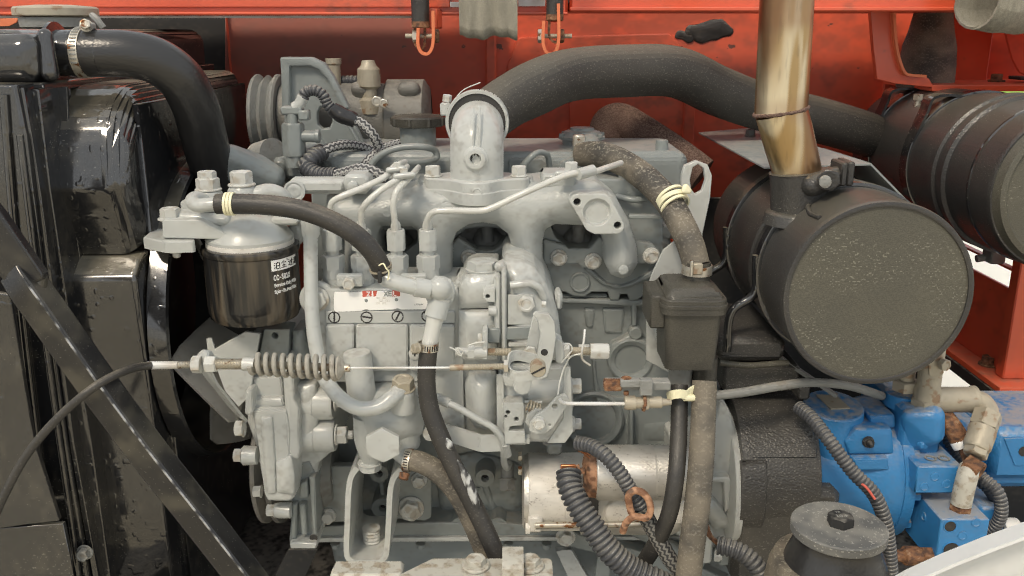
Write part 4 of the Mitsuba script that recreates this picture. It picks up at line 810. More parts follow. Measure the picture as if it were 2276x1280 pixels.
# cylinder head with windows between the runners
hw = [[(1000, 538), (1035, 510), (1080, 505), (1125, 510), (1134, 532), (1096, 556), (1058, 556)], [(1222, 496), (1345, 496), (1342, 520), (1314, 549), (1262, 549), (1235, 528)], [(838, 512), (928, 512), (926, 540), (900, 560), (850, 560)]]
hd = add(eng, 'cylinder_head', plate([(690, 398), (1470, 398), (1478, 640), (1436, 655), (1416, 668), (1399, 668), (1394, 655), (1380, 655), (1376, 668), (1356, 668), (1350, 650), (1316, 650), (1298, 661), (1274, 659), (1256, 650), (1235, 650), (1180, 655), (700, 655)], YH, .05, b=.003, holes=hw), 'grey')
add(hd, 'inner_wall', boxpx(695, 405, 1470, 640, YH + .051, YH + .30, .003), 'dirty')
for x, y in [(1084, 540), (1285, 540), (885, 545)]: add(hd, 'spark_recess', cat(boss(x, y, YH + .04, [(34, -10), (30, 6), (22, 16), (14, 20), (0, 20)], 24), lathe([(.009, 0), (.009, .02), (.006, .03)], P(x, y - 4, YH + .03), Z, 16)), 'dirty')
add(hd, 'plug_ring', boss(1289, 627, YH - .001, [(23, 0), (23, 3), (21, 5), (18, 4), (17, 1), (0, 1.5)], 32), 'grey')
for pts in [[(1207, 532), (1255, 545), (1263, 552), (1310, 552), (1334, 526), (1346, 540), (1342, 584), (1296, 598), (1288, 588), (1207, 588)], [(1405, 532), (1450, 541), (1466, 560), (1456, 588), (1405, 588)], [(1003, 545), (1018, 528), (1060, 557), (1098, 557), (1132, 532), (1142, 560), (1142, 602), (1000, 602)]]:
    add(hd, 'port_flange', plate(pts, YH - .012, .02, r=.003, b=.003), 'grey')
for x, y in [(1242, 572), (1318, 580), (1447, 568), (1043, 572)]: add(hd, 'bolt', hexpx(x, y, YH - .012, 27, 12, 19, 5, rot=.1), 'bolt')
add(hd, 'port_flange', plate([(1306, 590), (1330, 612), (1350, 630), (1380, 636), (1408, 626), (1440, 606), (1470, 580), (1470, 600), (1440, 622), (1400, 640), (1366, 642), (1336, 632), (1300, 600)], YH - .006, .012, b=.003), 'grey')
# injectors and plumbing on the head, right
for x, y, t in [(1425, 486, 0), (1462, 548, .5), (1395, 440, 0)]:
    ax_ = unit(V(t, -.15, 1)); b0 = P(x, y, .16)
    add(hd, 'injector', cat(lathe([(.014, -.03), (.014, .012), (.009, .016), (.009, .03)], b0, ax_, 20), hexb(b0 + ax_ * .02, ax_, .023, .012)), 'grey' if t == 0 else 'dirty')
add(hd, 'glow_plug_bar', boxpx(1398, 478, 1492, 487, .105, .115, .001), 'grey')
add(hd, 'leak_pipe', tube([P(1370, 436, .14), P(1410, 444, .13), P(1450, 436, .14), P(1480, 410, .16)], .004, 12), 'grey')
# rocker cover
zr = P(900, 338, .22)[2]; zr1 = P(900, 470, .22)[2]
gr = Polygon([(P(716, 400, .22)[0], .215), (P(1530, 400, .22)[0], .215), (P(1530, 400, .22)[0], .40), (P(716, 400, .22)[0], .40)]).buffer(-.02).buffer(.02, quad_segs=6)
rc = add(eng, 'rocker_cover', topdown(gr, zr, zr - zr1, .016), 'grey')
add(rc, 'raised_panel', plate([(1130, 352), (1205, 352), (1222, 366), (1224, 410), (1130, 410)], .212, .01, r=.004, b=.002), 'grey')
add(rc, 'raised_panel', plate([(1240, 362), (1280, 345), (1380, 352), (1440, 372), (1440, 430), (1240, 430)], .210, .01, r=.01, b=.003), 'grey')
for x, yb in [(763, 345), (1470, 346)]:
    c = P(x, yb, .245); add(rc, 'stud_cap', lathe([(.0135, -.012), (.009, -.004), (.0085, .012), (.0078, .0135), (0, .0135)], V(c[0], c[1], zr), Z, 24), 'grey')
oc = V(P(930, 330, .29)[0], .29, zr); so = W(1, .29, 320)
add(rc, 'filler_neck', lathe([(40 * so, 0), (40 * so, 46 * so)], oc, Z, 32), 'grey')
k = add(rc, 'oil_cap', lathe([(44 * so, 42 * so), (56 * so, 44 * so), (58 * so, 50 * so), (58 * so, 62 * so), (54 * so, 66 * so), (20 * so, 67 * so), (0, 67 * so)], oc, Z, 40), 'plastic', label='black oil filler cap')
add(k, 'grip', cat([hexb(oc + V(57 * so * math.cos(a), 57 * so * math.sin(a), 46 * so), Z, 9 * so, 16 * so) for a in np.linspace(0, 6, 9)]), 'plastic')
vc = V(P(1293, 316, .31)[0], .31, P(1293, 317, .31)[2])
v_ = add(rc, 'vent_cover', lathe([(44 * so, -40 * so), (44 * so, 8 * so), (52 * so, 9 * so), (52 * so, 15 * so), (46 * so, 17 * so), (40 * so, 26 * so), (28 * so, 29 * so), (26 * so, 34 * so), (0, 35 * so)], vc, Z, 40), 'grey')
for a in np.radians([20, 80, 140, 200, 260, 320]): add(v_, 'bolt', hexb(vc + V(49 * so * math.cos(a), 49 * so * math.sin(a), 15 * so), Z, 11 * so, 7 * so), 'grey')
add(rc, 'vent_spigot', tube([vc + V(0, -.01, -.004), P(1310, 322, .26), P(1290, 345, .23)], .015, 18), 'grey')
add(rc, 'clip', boxpx(1274, 300, 1300, 330, .235, .25, .002), 'zinc')
add(eng, 'leak_pipe', tube([P(822, 392, .19), P(826, 366, .19), P(845, 345, .19), P(888, 328, .19), P(945, 327, .19), P(968, 336, .20), P(970, 350, .20), P(950, 358, .19), P(900, 362, .17), P(880, 362, .16)], .0045, 14), 'grey')
add(eng, 'leak_pipe', tube([P(1158, 372, .17), P(1185, 345, .17), P(1200, 338, .18), P(1216, 344, .19), P(1221, 370, .2), P(1222, 400, .2)], .004, 12), 'grey')
# intake manifold
s1 = W(1, .10, 460); YI = .10
mo = [(716, 440), (780, 428), (900, 425), (940, 414), (1180, 414), (1260, 404), (1330, 410), (1374, 445), (1404, 500), (1422, 560), (1424, 598), (1408, 624), (1386, 632), (1362, 622), (1350, 600), (1350, 560), (1342, 530), (1322, 512), (1236, 508), (1214, 520), (1208, 548), (1208, 660), (1138, 660), (1138, 562), (1128, 530), (1102, 509), (1070, 504), (1038, 509), (1012, 526), (1000, 558), (1000, 660), (925, 660), (926, 560), (923, 524), (912, 514), (842, 512), (832, 530), (830, 660), (757, 660), (757, 522), (716, 515)]
mn = add(eng, 'intake_manifold', dome(mo, .071, .07, .030, .034, r=.004), 'cast', smooth=60)
add(mn, 'end_stub', boss(1385, 598, YI - .020, [(12, 0), (11, 8), (8, 10), (0, 10)], 18), 'cast')
fl = add(mn, 'oval_flange', plate([(1264, 446), (1272, 434), (1288, 430), (1344, 430), (1356, 438), (1388, 500), (1386, 512), (1374, 520), (1322, 521), (1304, 512)], .052, .035, r=.004, b=.0015, holes=[(1283, 449, 8), (1373, 501, 8), (1327, 472, 30)]), 'lit_grey')
add(fl, 'port_plug', boss(1327, 472, .058, [(31, 0), (31, .5), (24, 0), (0, -.5)], 32), 'lit_grey'); [add(fl, 'bolt_hole', boss(x_, y_, .066, [(9, 0), (0, 0.2)], 14), 'dark') for x_, y_ in ((1283, 449), (1373, 501))]
add(mn, 'cast_badge', plate([(1112, 462), (1118, 456), (1158, 456), (1165, 462), (1160, 474), (1116, 474)], .0755, .01, r=.002, b=.001), 'cast')
add(mn, 'cast_number', text('6222', .0062, P(1121, 470, .0753), X, Z, .0012, True), 'cast'); [add(mn, 'cast_mark', boss(x_, y_, YI - .025, [(12, -3), (12, 2), (9, 2.5), (8, 1.5), (0, 1.5)], 20), 'cast') for x_, y_ in ((860, 470), (993, 456))]
add(mn, 'boss_pad', boxpx(1203, 386, 1282, 420, .085, .14, .004), 'cast'); add(mn, 'boss_pad', boxpx(925, 400, 946, 416, .10, .14, .002), 'cast'); add(mn, 'boss_pad', boxpx(1168, 400, 1186, 414, .10, .14, .002), 'cast')
# inlet elbow on its diamond flange
cx_, sE = P(1060, 395, .10)[0], W(1, .10, 395)
zf = P(1060, 404, .06)[2]
def dia(k):
    w, f, c = .063 * k, .047 * k, .022 * k
    return Polygon(crom(np.array([(cx_ - w, .10 - c * .6), (cx_ - w * .55, .10 - c * 1.1), (cx_ - .012, .10 - f), (cx_ + .012, .10 - f), (cx_ + w * .55, .10 - c * 1.1), (cx_ + w, .10 - c * .6), (cx_ + w, .10 + c * .6), (cx_ + .3 * w, .10 + f), (cx_ - .3 * w, .10 + f), (cx_ - w, .10 + c * .6)]), 4, True))
elb = add(mn, 'elbow_flange', topdown(dia(.97), zf, .012, .002), 'lit_grey'); add(mn, 'elbow_flange', topdown(dia(1.0), zf - .0123, .013, .002), 'lit_grey')
add(mn, 'inlet_elbow', tube([P(1060, 412, .10), P(1060, 330, .10), P(1060, 310, .105), P(1061, 291, .124), P(1062, 280, .15), P(1064, 273, .19)], [.0325, .0325, .0325, .0325, .0325, .0325], 44, 8), 'lit_grey')
add(mn, 'elbow_seam', tube([P(1052, 390, .0675), P(1052, 330, .0675), P(1052, 280, .0705), P(1053, 240, .088)], .0012, 6), 'lit_grey'); add(mn, 'elbow_seam', tube([P(1066, 390, .0675), P(1066, 330, .0675), P(1066, 280, .0705), P(1066, 240, .088)], .0012, 6), 'lit_grey')
add(mn, 'sensor_boss', boss(1057, 352, .068, [(28, -8), (27, 6), (23, 9), (22, 14), (19, 15), (13, 15), (12, 12), (11, -6), (0, -6)], 32), 'lit_grey'); add(mn, 'sensor_hole', boss(1057, 352, .0675, [(12, 1), (0, 1.2)], 20), 'dark')
for x, y in [(967, 384), (1153, 382)]:
    c = PZ(x, y, zf); add(mn, 'flange_bolt', hexb(V(c[0], .10, zf), Z, 30 * sE, 20 * sE, 20 * sE, 4 * sE, .35), 'bolt')
add(mn, 'flange_pin', boss(1060, 428, .0535, [(12, -2), (12, 3), (9, 4), (8, 2), (0, 2)], 20), 'lit_grey')
cb = V(P(1061, 271, .15)[0], .15, P(1061, 271, .15)[2])
ck = thing('hose_clamp', 'pale grey hose clamp ring round the inlet elbow with its screw at the left', 'hose clamp')
add(ck, 'band', lathe([(.0358, -.009), (.0392, -.0095), (.0402, -.006), (.0402, .0085), (.0362, .009), (.0358, -.009)], cb, Yv, 56), 'lit_grey')
add(ck, 'hose_end', lathe([(.026, -.0065), (.0357, -.0065), (.0357, .012), (.026, .012), (.026, -.0065)], cb, Yv, 48), 'rubber')
for a in np.linspace(-1.9, 1.9, 26):
    if RNG.random() < .35: continue
    d = V(math.sin(a), 0, math.cos(a)); add(ck, 'slot', hull((cb + d * .0402 + V(0, -.004, 0), .0006), (cb + d * .0402 + V(0, .004, 0), .0006)), 'ink')
add(ck, 'screw_housing', box(P(978, 258, .15), P(1003, 226, .17), .002), 'lit_grey'); add(ck, 'screw', hexb(P(993, 226, .16), unit(V(.15, 0, 1)), .010, .009), 'bolt')
add(ck, 'tail', tube([P(1006, 226, .15), P(1030, 200, .15), P(1068, 183, .15)], .0008, 6), 'white_paint')
# lifting eye
le = add(eng, 'lifting_eye', plate([(1516, 600), (1514, 392), (1522, 368), (1548, 357), (1573, 366), (1583, 390), (1579, 440), (1562, 520), (1560, 600)], .125, .008, b=.0015, holes=[[(1534, 400), (1540, 372), (1552, 365), (1564, 374), (1568, 400), (1560, 424), (1546, 432), (1536, 420)]]), 'lit_grey')
# crank pulley
zc0 = P(560, 1085, .06)[2]
add(eng, 'crank_pulley', lathe([(.03, 0), (.084, 0), (.088, .003), (.088, .008), (.074, .015), (.088, .022), (.088, .028), (.074, .035), (.084, .042), (.04, .043)], V(P(553, 1085, .06)[0], .146, zc0), X, 72), 'dusty_alu', label='grimy crank pulley')
add(eng, 'pulley_hub', lathe([(.05, .04), (.05, .09), (.04, .10)], V(P(553, 1085, .06)[0], .13, zc0 - .01), X, 40), 'dirty')
# timing gear case
gc = add(eng, 'gear_case', plate([(548, 890), (556, 838), (580, 742), (606, 730), (668, 732), (690, 748), (706, 800), (722, 850), (745, 880), (745, 1000), (708, 1030), (704, 1060), (700, 1120), (592, 1116), (578, 1050), (570, 1000), (548, 940)], .062, .16, r=.006, b=.006), 'lit_grey')
add(gc, 'top_plate', plate([(586, 732), (644, 732), (642, 790), (632, 815), (572, 812), (580, 765)], .046, .03, b=.002, holes=[(611, 746, 7)]), 'grey')
add(gc, 'lug', dome([(556, 745), (582, 738), (574, 790), (560, 812), (548, 800)], .05, .04, .008, .010, r=.003), 'grey'); add(gc, 'lug', dome([(646, 740), (672, 736), (690, 800), (690, 850), (640, 850), (645, 800)], .046, .04, .012, .014, r=.003), 'grey')
add(gc, 'mid_panel', plate([(548, 900), (556, 880), (560, 838), (624, 836), (630, 880), (628, 910), (552, 912)], .036, .05, r=.003, b=.004), 'lit_grey')
add(gc, 'ledge', plate([(552, 884), (628, 884), (632, 906), (562, 910)], .028, .05, r=.003, b=.005), 'lit_grey')
add(gc, 'front_rib', plate([(626, 815), (636, 790), (652, 812), (654, 880), (666, 910), (664, 960), (668, 1000), (664, 1022), (640, 1020), (640, 960), (632, 900)], .022, .05, r=.004, b=.004), 'lit_grey')
fc_ = add(gc, 'front_cover', plate([(556, 908), (640, 910), (648, 960), (646, 1000), (656, 1064), (654, 1108), (644, 1116), (594, 1116), (586, 1100), (578, 1040), (572, 985)], .020, .06, r=.005, b=.006), 'lit_grey')
add(fc_, 'recess_rim', dome([(610, 1030), (646, 1016), (654, 1064), (652, 1104), (612, 1100)], .012, .02, .008, .012, r=.003), 'lit_grey'); add(fc_, 'raised_band', dome([(576, 930), (604, 928), (610, 1020), (612, 1100), (592, 1102), (584, 1030)], .014, .02, .006, .008, r=.003), 'lit_grey')
add(fc_, 'lug', plate([(545, 868), (560, 866), (562, 916), (556, 926), (543, 922)], .014, .05, r=.003, b=.003), 'lit_grey')
for y0_, y1_, r_ in [(862, 925, 38), (930, 1000, 38)]:
    c = P(660, (y0_ + y1_) / 2, .055); sc_ = W(1, .055, 930); L = P(745, 930, .055)[0] - c[0]
    add(gc, 'barrel', lathe([(r_ * sc_ * .8, 0), (r_ * sc_, .006), (r_ * sc_, L * .47), (r_ * sc_ * .96, L * .49), (r_ * sc_ * 1.02, L * .51), (r_ * sc_ * 1.02, L * .93), (r_ * sc_ * .95, L), (0, L)], c, X, 40), 'lit_grey')
add(gc, 'web', dome([(655, 860), (700, 858), (705, 940), (690, 1000), (668, 1016), (656, 990)], .034, .05, .010, .014, r=.004), 'lit_grey')
xb_ = P(746, 966, .04); sb_ = W(1, .04, 966)
add(gc, 'mount_nut', cat(hexb(xb_, X, 36 * sb_, 22 * sb_, 24 * sb_, 5 * sb_, .2), lathe([(10 * sb_, 24 * sb_), (10 * sb_, 38 * sb_), (8 * sb_, 40 * sb_)], xb_, X, 16)), 'bolt')
add(gc, 'mount_nut', hexb(P(744, 890, .05), X, 30 * sb_, 14 * sb_, 24 * sb_, 5 * sb_), 'bolt')
for x, y, Y, af in [(543, 952, .03, 32), (540, 1012, .03, 28), (582, 1092, .05, 24), (612, 1134, .045, 26)]: add(gc, 'bolt', hexb(P(x, y, Y), -X, af * sb_, 16 * sb_, (af * .62) * sb_, 3 * sb_), 'bolt')
add(gc, 'bolt_boss', lathe([(22 * sb_, 0), (20 * sb_, 30 * sb_)], P(542, 1012, .03), X, 24), 'lit_grey'); add(gc, 'bolt_boss', lathe([(16 * sb_, 0), (18 * sb_, 10 * sb_), (18 * sb_, 36 * sb_)], P(612, 1134, .045), X, 24), 'lit_grey')
lg = add(gc, 'lower_leg', plate([(650, 1030), (690, 1024), (704, 1060), (706, 1140), (704, 1190), (702, 1218), (644, 1220), (642, 1200), (648, 1130)], .060, .10, r=.003, b=.004), 'grey')
for pts in [[(648, 1122), (660, 1122), (658, 1200), (646, 1200)], [(664, 1122), (678, 1122), (682, 1190), (670, 1192)], [(686, 1060), (700, 1062), (704, 1190), (698, 1200), (690, 1120)]]: add(lg, 'rib', plate(pts, .048, .02, r=.002, b=.003), 'grey')
add(lg, 'lug', dome([(666, 1078), (682, 1070), (684, 1110), (664, 1112)], .046, .02, .006, .008, r=.002), 'grey'); add(lg, 'foot', boxpx(643, 1206, 704, 1221, .040, .10, .002), 'lit_grey'); add(lg, 'socket', boss(697, 1195, .0475, [(9, 0), (8, 1), (5, 1), (0, .9)], 16), 'dark')
# cable bracket plate bolted to the gear case
cbp = add(gc, 'cable_bracket', plate([(458, 753), (470, 752), (477, 776), (545, 737), (578, 742), (566, 810), (556, 880), (530, 905), (500, 870), (476, 806), (462, 790)], .030, .004, b=.001), 'lit_grey')
sk = W(1, -.06, 850)
add(cbp, 'strap', sweep(np.array([[-15, -3], [15, -3], [15, 3], [-15, 3]]) * sk, crom(np.array([P(452, 784, -.084), P(454, 810, -.088), P(466, 838, -.08), P(490, 870, -.05), P(520, 908, -.01), P(540, 930, .02)]), 5), [.5, 1, .2]), 'lit_grey')
add(cbp, 'strap_head', boss(452, 800, -.076, [(24, 0), (24, 10), (20, 14), (0, 14)], 24, (.9, -.4, 0)), 'lit_grey')
# mount bracket
mb = add(eng, 'mount_bracket', plate([(706, 1056), (716, 1038), (792, 1035), (792, 1150), (786, 1160), (714, 1162)], .105, .012, r=.002, b=.002), 'grey')
su = W(1, .03, 1150)
add(mb, 'u_bracket', sweep(np.array([[-6, 0], [6, 0], [6, 190], [-6, 190]]) * su, crom(np.array([P(x, y, .012) for x, y in [(794, 1040), (780, 1060), (774, 1100), (772, 1160), (770, 1225), (774, 1242), (790, 1250), (820, 1250), (842, 1248), (856, 1238), (860, 1215), (864, 1150), (868, 1085), (876, 1060), (892, 1044)]]), 3), [0, 1, 0]), 'lit_grey')
add(mb, 'side_plate', plate([(878, 1060), (892, 1044), (940, 1040), (958, 1056), (958, 1150), (945, 1158), (862, 1152), (866, 1090)], .105, .012, r=.002, b=.002), 'grey')
for x, y, af in [(722, 1069, 25), (730, 1145, 25), (932, 1065, 25), (914, 1128, 40)]: add(mb, 'bolt', hexpx(x, y, .105, af, 14 if af < 30 else 18, af * .72, 6), 'bolt')
nb = P(828, 1238, .055); add(mb, 'stud', cat(thread(nb, nb + V(0, 0, .044), .0118, .0046, 20)), 'bolt'); add(mb, 'stud_nut', hexb(nb, Z, .033, .018, .021, .004, .3), 'bolt')
add(mb, 'stay', plate([(600, 1300), (640, 1222), (706, 1222), (670, 1300)], .10, .006, b=.001), 'dark')
# lower right support arm
add(eng, 'support_arm', plate([(1232, 1178), (1258, 1172), (1290, 1190), (1400, 1220), (1560, 1262), (1640, 1300), (1480, 1300), (1330, 1232), (1250, 1212), (1236, 1200)], .095, .02, r=.003, b=.003), 'grey'); add(eng, 'arm_rib', tube([P(1400, 1170, .10), P(1460, 1200, .10), P(1560, 1250, .10)], .010, 12), 'grey')
add(eng, 'bolt', hexpx(1257, 1192, .094, 28, 14, 22, 5), 'bolt')
add(eng, 'stay', plate([(1236, 1225), (1270, 1222), (1316, 1300), (1270, 1300)], .11, .01, b=.001), 'lit_grey'); add(eng, 'stay', plate([(1330, 1230), (1360, 1228), (1352, 1300), (1320, 1300)], .10, .01, b=.001), 'grey')
# flywheel housing
fh = add(eng, 'flywheel_housing', plate([(1500, 1000), (1560, 985), (1590, 930), (1600, 880), (1618, 905), (1636, 950), (1646, 1020), (1646, 1160), (1630, 1230), (1560, 1215), (1500, 1190)], .075, .2, r=.004, b=.006), 'lit_grey')
add(fh, 'recess_rim', plate([(1580, 1062), (1620, 1060), (1626, 1070), (1622, 1130), (1612, 1142), (1608, 1074), (1580, 1072)], .062, .02, b=.003), 'lit_grey'); add(fh, 'foot', dome([(1560, 1120), (1592, 1116), (1610, 1140), (1626, 1165), (1620, 1182), (1590, 1184), (1570, 1150)], .058, .04, .012, .014, r=.004), 'lit_grey')
# rim plate: an arc of a disc square to the crank axis
m = lathe([(.08, 0), (.1012, 0), (.1022, .001), (.1022, .0095), (.1012, .0105), (.08, .0105)], V(XA(1656) - .010, .128, .955), X, 128); add(fh, 'rim_plate', m, 'lit_grey')
add(fh, 'bolt', hexpx(1588, 1232, .06, 26, 18, 0, 0, ax=(1, -.3, 0)), 'bolt'); add(fh, 'lug', boxpx(1556, 1180, 1582, 1255, .05, .09, .003), 'lit_grey'); add(fh, 'lug', boxpx(1600, 1215, 1625, 1260, .05, .09, .003), 'grey')
# thermostat and front-end castings (upper left of the head)
th = add(eng, 'thermostat_housing', cat(boxpx(628, 330, 700, 400, .20, .30, .006), boxpx(600, 352, 640, 400, .22, .30, .006)), 'grey')
sn = P(655, 345, .19); sS = W(1, .19, 300)
add(th, 'sensor_body', cat(hexb(sn, Z, 44 * sS, 72 * sS, 0, 0, .3), lathe([(19 * sS, -26 * sS), (19 * sS, 0)], sn, Z, 24), lathe([(13 * sS, 72 * sS), (13 * sS, 92 * sS)], sn, Z, 20)), 'grey')
add(th, 'sensor_spigot', lathe([(13 * sS, 0), (13 * sS, 34 * sS), (15 * sS, 36 * sS), (15 * sS, 44 * sS), (10 * sS, 46 * sS)], sn + V(14 * sS, 0, 42 * sS), X, 24), 'grey')
add(th, 'plug_clip', cat(box(sn + V(-22 * sS, -.008, 90 * sS), sn + V(24 * sS, .012, 108 * sS), .002), box(sn + V(16 * sS, -.01, 78 * sS), sn + V(40 * sS, .006, 100 * sS), .002)), 'grey')
add(th, 'plug_lead', tube([sn + V(6 * sS, 0, 104 * sS), P(665, 232, .19), P(674, 214, .19)], .0075, 16), 'lit_grey')
add(eng, 'front_cover_arm', rough(hull((P(515, 352, .16), .018), (P(505, 380, .16), .014), (P(600, 395, .18), .02), (P(575, 370, .18), .016)), .001, 80), 'grey', label='dusty grey casting arm behind the filter bolts')
add(eng, 'water_pump_ring', lathe([(.03, 0), (.034, .004), (.034, .012), (.03, .016), (.034, .02), (.034, .03)], P(580, 372, .24), V(.9, -.4, .3), 36), 'dirty')
rb_ = add(eng, 'filter_bracket', cat(boxpx(640, 398, 770, 432, .075, .10, .004), boxpx(655, 404, 762, 426, .071, .08, .002)), 'lit_grey'); add(rb_, 'block', boxpx(762, 388, 820, 432, .06, .10, .004), 'lit_grey'); add(rb_, 'ring', boss(655, 424, .07, [(24, 0), (24, 5), (20, 6), (16, 4), (12, 6), (8, 6), (0, 5)], 28), 'lit_grey'); add(rb_, 'stud', boss(785, 412, .058, [(11, -2), (11, 8), (8, 10), (0, 10)], 18), 'lit_grey')

# ---------------------------------------------------------------- air conditioning compressor behind the engine
cpz = thing('compressor', 'dusty air conditioning compressor with belt pulley behind the engine at upper left', 'compressor')
pcx = V(P(548, 262, .36)[0], .42, P(548, 262, .40)[2]); kR = .062
add(cpz, 'pulley', lathe([(.03, 0), (kR, 0), (kR * 1.04, .003), (kR * 1.04, .006), (kR * .9, .013), (kR * 1.02, .02), (kR * .9, .027), (kR * 1.04, .034), (kR * 1.04, .037), (kR, .04), (.03, .041)], pcx, X, 56), 'dirty')
add(cpz, 'clutch', lathe([(.05, .042), (.05, .06), (.045, .064), (.045, .08)], pcx, X, 40), 'dusty_alu')
add(cpz, 'body', cat(lathe([(.045, .08), (.055, .084), (.055, .16), (.05, .2), (.057, .204), (.057, .26), (.045, .268), (0, .27)], pcx, X, 40)), 'dusty_alu')
for x in (.1, .165, .235): add(cpz, 'lug', hull((pcx + V(x, -.04, .045), .011), (pcx + V(x + .012, -.04, .045), .011), (pcx + V(x, -.02, .02), .011)), 'dusty_alu')
vp = P(822, 222, .38); add(cpz, 'service_port', cat(lathe([(.016, -.02), (.016, 0), (.011, .004), (.011, .016), (.017, .02), (.017, .045), (.012, .05), (.009, .058)], vp, Z, 24), hexb(vp + V(0, 0, .02), Z, .03, .02)), 'fitting'); add(cpz, 'service_port', lathe([(.010, 0), (.010, .03), (.012, .032), (.012, .04)], P(744, 190, .40), Z, 20), 'fitting')
add(cpz, 'bolt', hexpx(838, 225, .35, 22, 10), 'zinc'); add(cpz, 'bolt', hexpx(854, 229, .35, 18, 10), 'zinc'); add(cpz, 'conduit', corr([P(755, 180, .41), P(790, 180, .41), P(825, 188, .41), P(858, 210, .41), P(880, 250, .41), P(890, 300, .40)], .0085, .006), 'loom')
fin = add(cpz, 'mount_bracket', plate([(622, 128), (690, 128), (716, 140), (735, 165), (770, 235), (800, 300), (822, 345), (660, 345), (632, 290), (628, 200)], .30, .012, r=.003, b=.003, holes=[[(705, 250), (712, 238), (725, 236), (736, 244), (738, 270), (732, 284), (716, 286), (706, 276)]]), 'grey', label='big grey sheet bracket fin')
add(fin, 'raised_rim', plate([(622, 127), (692, 127), (720, 140), (740, 168), (776, 240), (762, 246), (726, 176), (708, 156), (690, 148), (644, 146), (644, 250), (626, 250)], .288, .014, r=.002, b=.004), 'grey'); add(fin, 'bead', tube([P(770, 270, .289), P(800, 320, .289), P(818, 345, .289)], .0025, 8), 'grey')
add(fin, 'side_flange', boxpx(622, 128, 640, 300, .30, .36, .004), 'grey')
# wiring at the compressor
cq = thing('conduit_bend', 'black ribbed conduit bend looping in front of the grey bracket fin', 'wiring conduit')
add(cq, 'conduit', corr([P(674, 216, .19), P(680, 205, .19), P(700, 201, .19), P(718, 212, .19), P(728, 232, .19), P(742, 247, .19)], .0075, .0048, .2), 'loom'); add(cq, 'tape_wrap', rough(tube([P(738, 242, .19), P(760, 256, .19), P(790, 268, .19)], [.0095, .0105, .0095], 18), .0012, 150), 'glossloom', label='black tape wrap')
def braid(label, pts, r, m='braid'):
    mesh, uv = uvtube([P(*q) for q in pts], r); return solo('braided_sleeve', label, 'braided sleeve', mesh, m, uv=uv)
braid('silver braided sleeve running down from the black tape to the rocker cover', [(782, 264, .19), (805, 275, .19), (828, 298, .19), (842, 325, .20)], .0068)
braid('silver braided sleeve arching over the left knob of the rocker cover', [(700, 348, .19), (730, 330, .20), (770, 322, .22), (810, 328, .24), (840, 340, .25)], .0066)
braid('silver braided sleeve lying low in front of the rocker cover', [(740, 390, .155), (770, 382, .15), (800, 374, .145), (830, 380, .14), (860, 398, .14)], .0068)
braid('silver braided sleeve climbing beside the leak-off pipe', [(806, 372, .2), (825, 350, .2), (850, 330, .22), (885, 318, .24)], .006)
loom('wiring_conduit', [(676, 372, .18), (688, 358, .18), (704, 344, .19), (716, 338, .2)], .0115, .006, 'pale grey conduit stub beside the thermostat housing, upper of two', .16)
loom('wiring_conduit', [(680, 372, .175), (700, 386, .165), (726, 391, .16), (748, 390, .155)], .011, .006, 'pale grey conduit stub beside the thermostat housing, lower of two', .16)
# ---------------------------------------------------------------- spin-on fuel filter and its head
YF = .035
ff = thing('fuel_filter', 'dark glossy spin-on fuel filter with white lettering, hanging under a grey filter head', 'fuel filter')
fT = P(557, 548, YF); rF = W(102, YF, 560); zB = P(557, 704, YF)[2]; hF = fT[2] - zB
add(ff, 'can', lathe([(0, 0), (rF * .8, 0), (rF * .93, .003), (rF * .985, .010), (rF, .02), (rF, hF - .006), (rF * 1.0, hF - .004)], V(fT[0], YF, zB), Z, 72), 'filter')
add(ff, 'rolled_rim', lathe([(rF * .99, -.006), (rF * 1.035, -.004), (rF * 1.05, 0), (rF * 1.035, .003), (rF * .97, .004)], fT, Z, 64), 'filter'); add(ff, 'seal', lathe([(rF * .9, .003), (rF * .93, .004), (rF * .93, .009), (rF * .9, .010)], fT, Z, 56), 'dull_alu')
def wrap(m, th0, z0, r):
    "lettering in x-y bent round the can from angle th0 at height z0"
    m = m.copy(); v = np.array(m.vertices); th = th0 + v[:, 0] / r; R = r + v[:, 2]
    m.vertices = np.c_[fT[0] + R * np.sin(th), YF - R * np.cos(th), z0 + v[:, 1]]; return m
def strip(w, h, d):
    g = [shapely.box(x, 0, x + w / 14, h) for x in np.arange(14) * w / 14]; return cat([relief(q, [(0, d)], d) for q in g])
th0 = math.radians(39); arc = math.radians(43) * rF
zl = P(597, 604, YF - rF * math.cos(th0))[2]
add(ff, 'label_box', wrap(strip(arc, .0128, .0003), th0, zl, rF), 'white', 20)
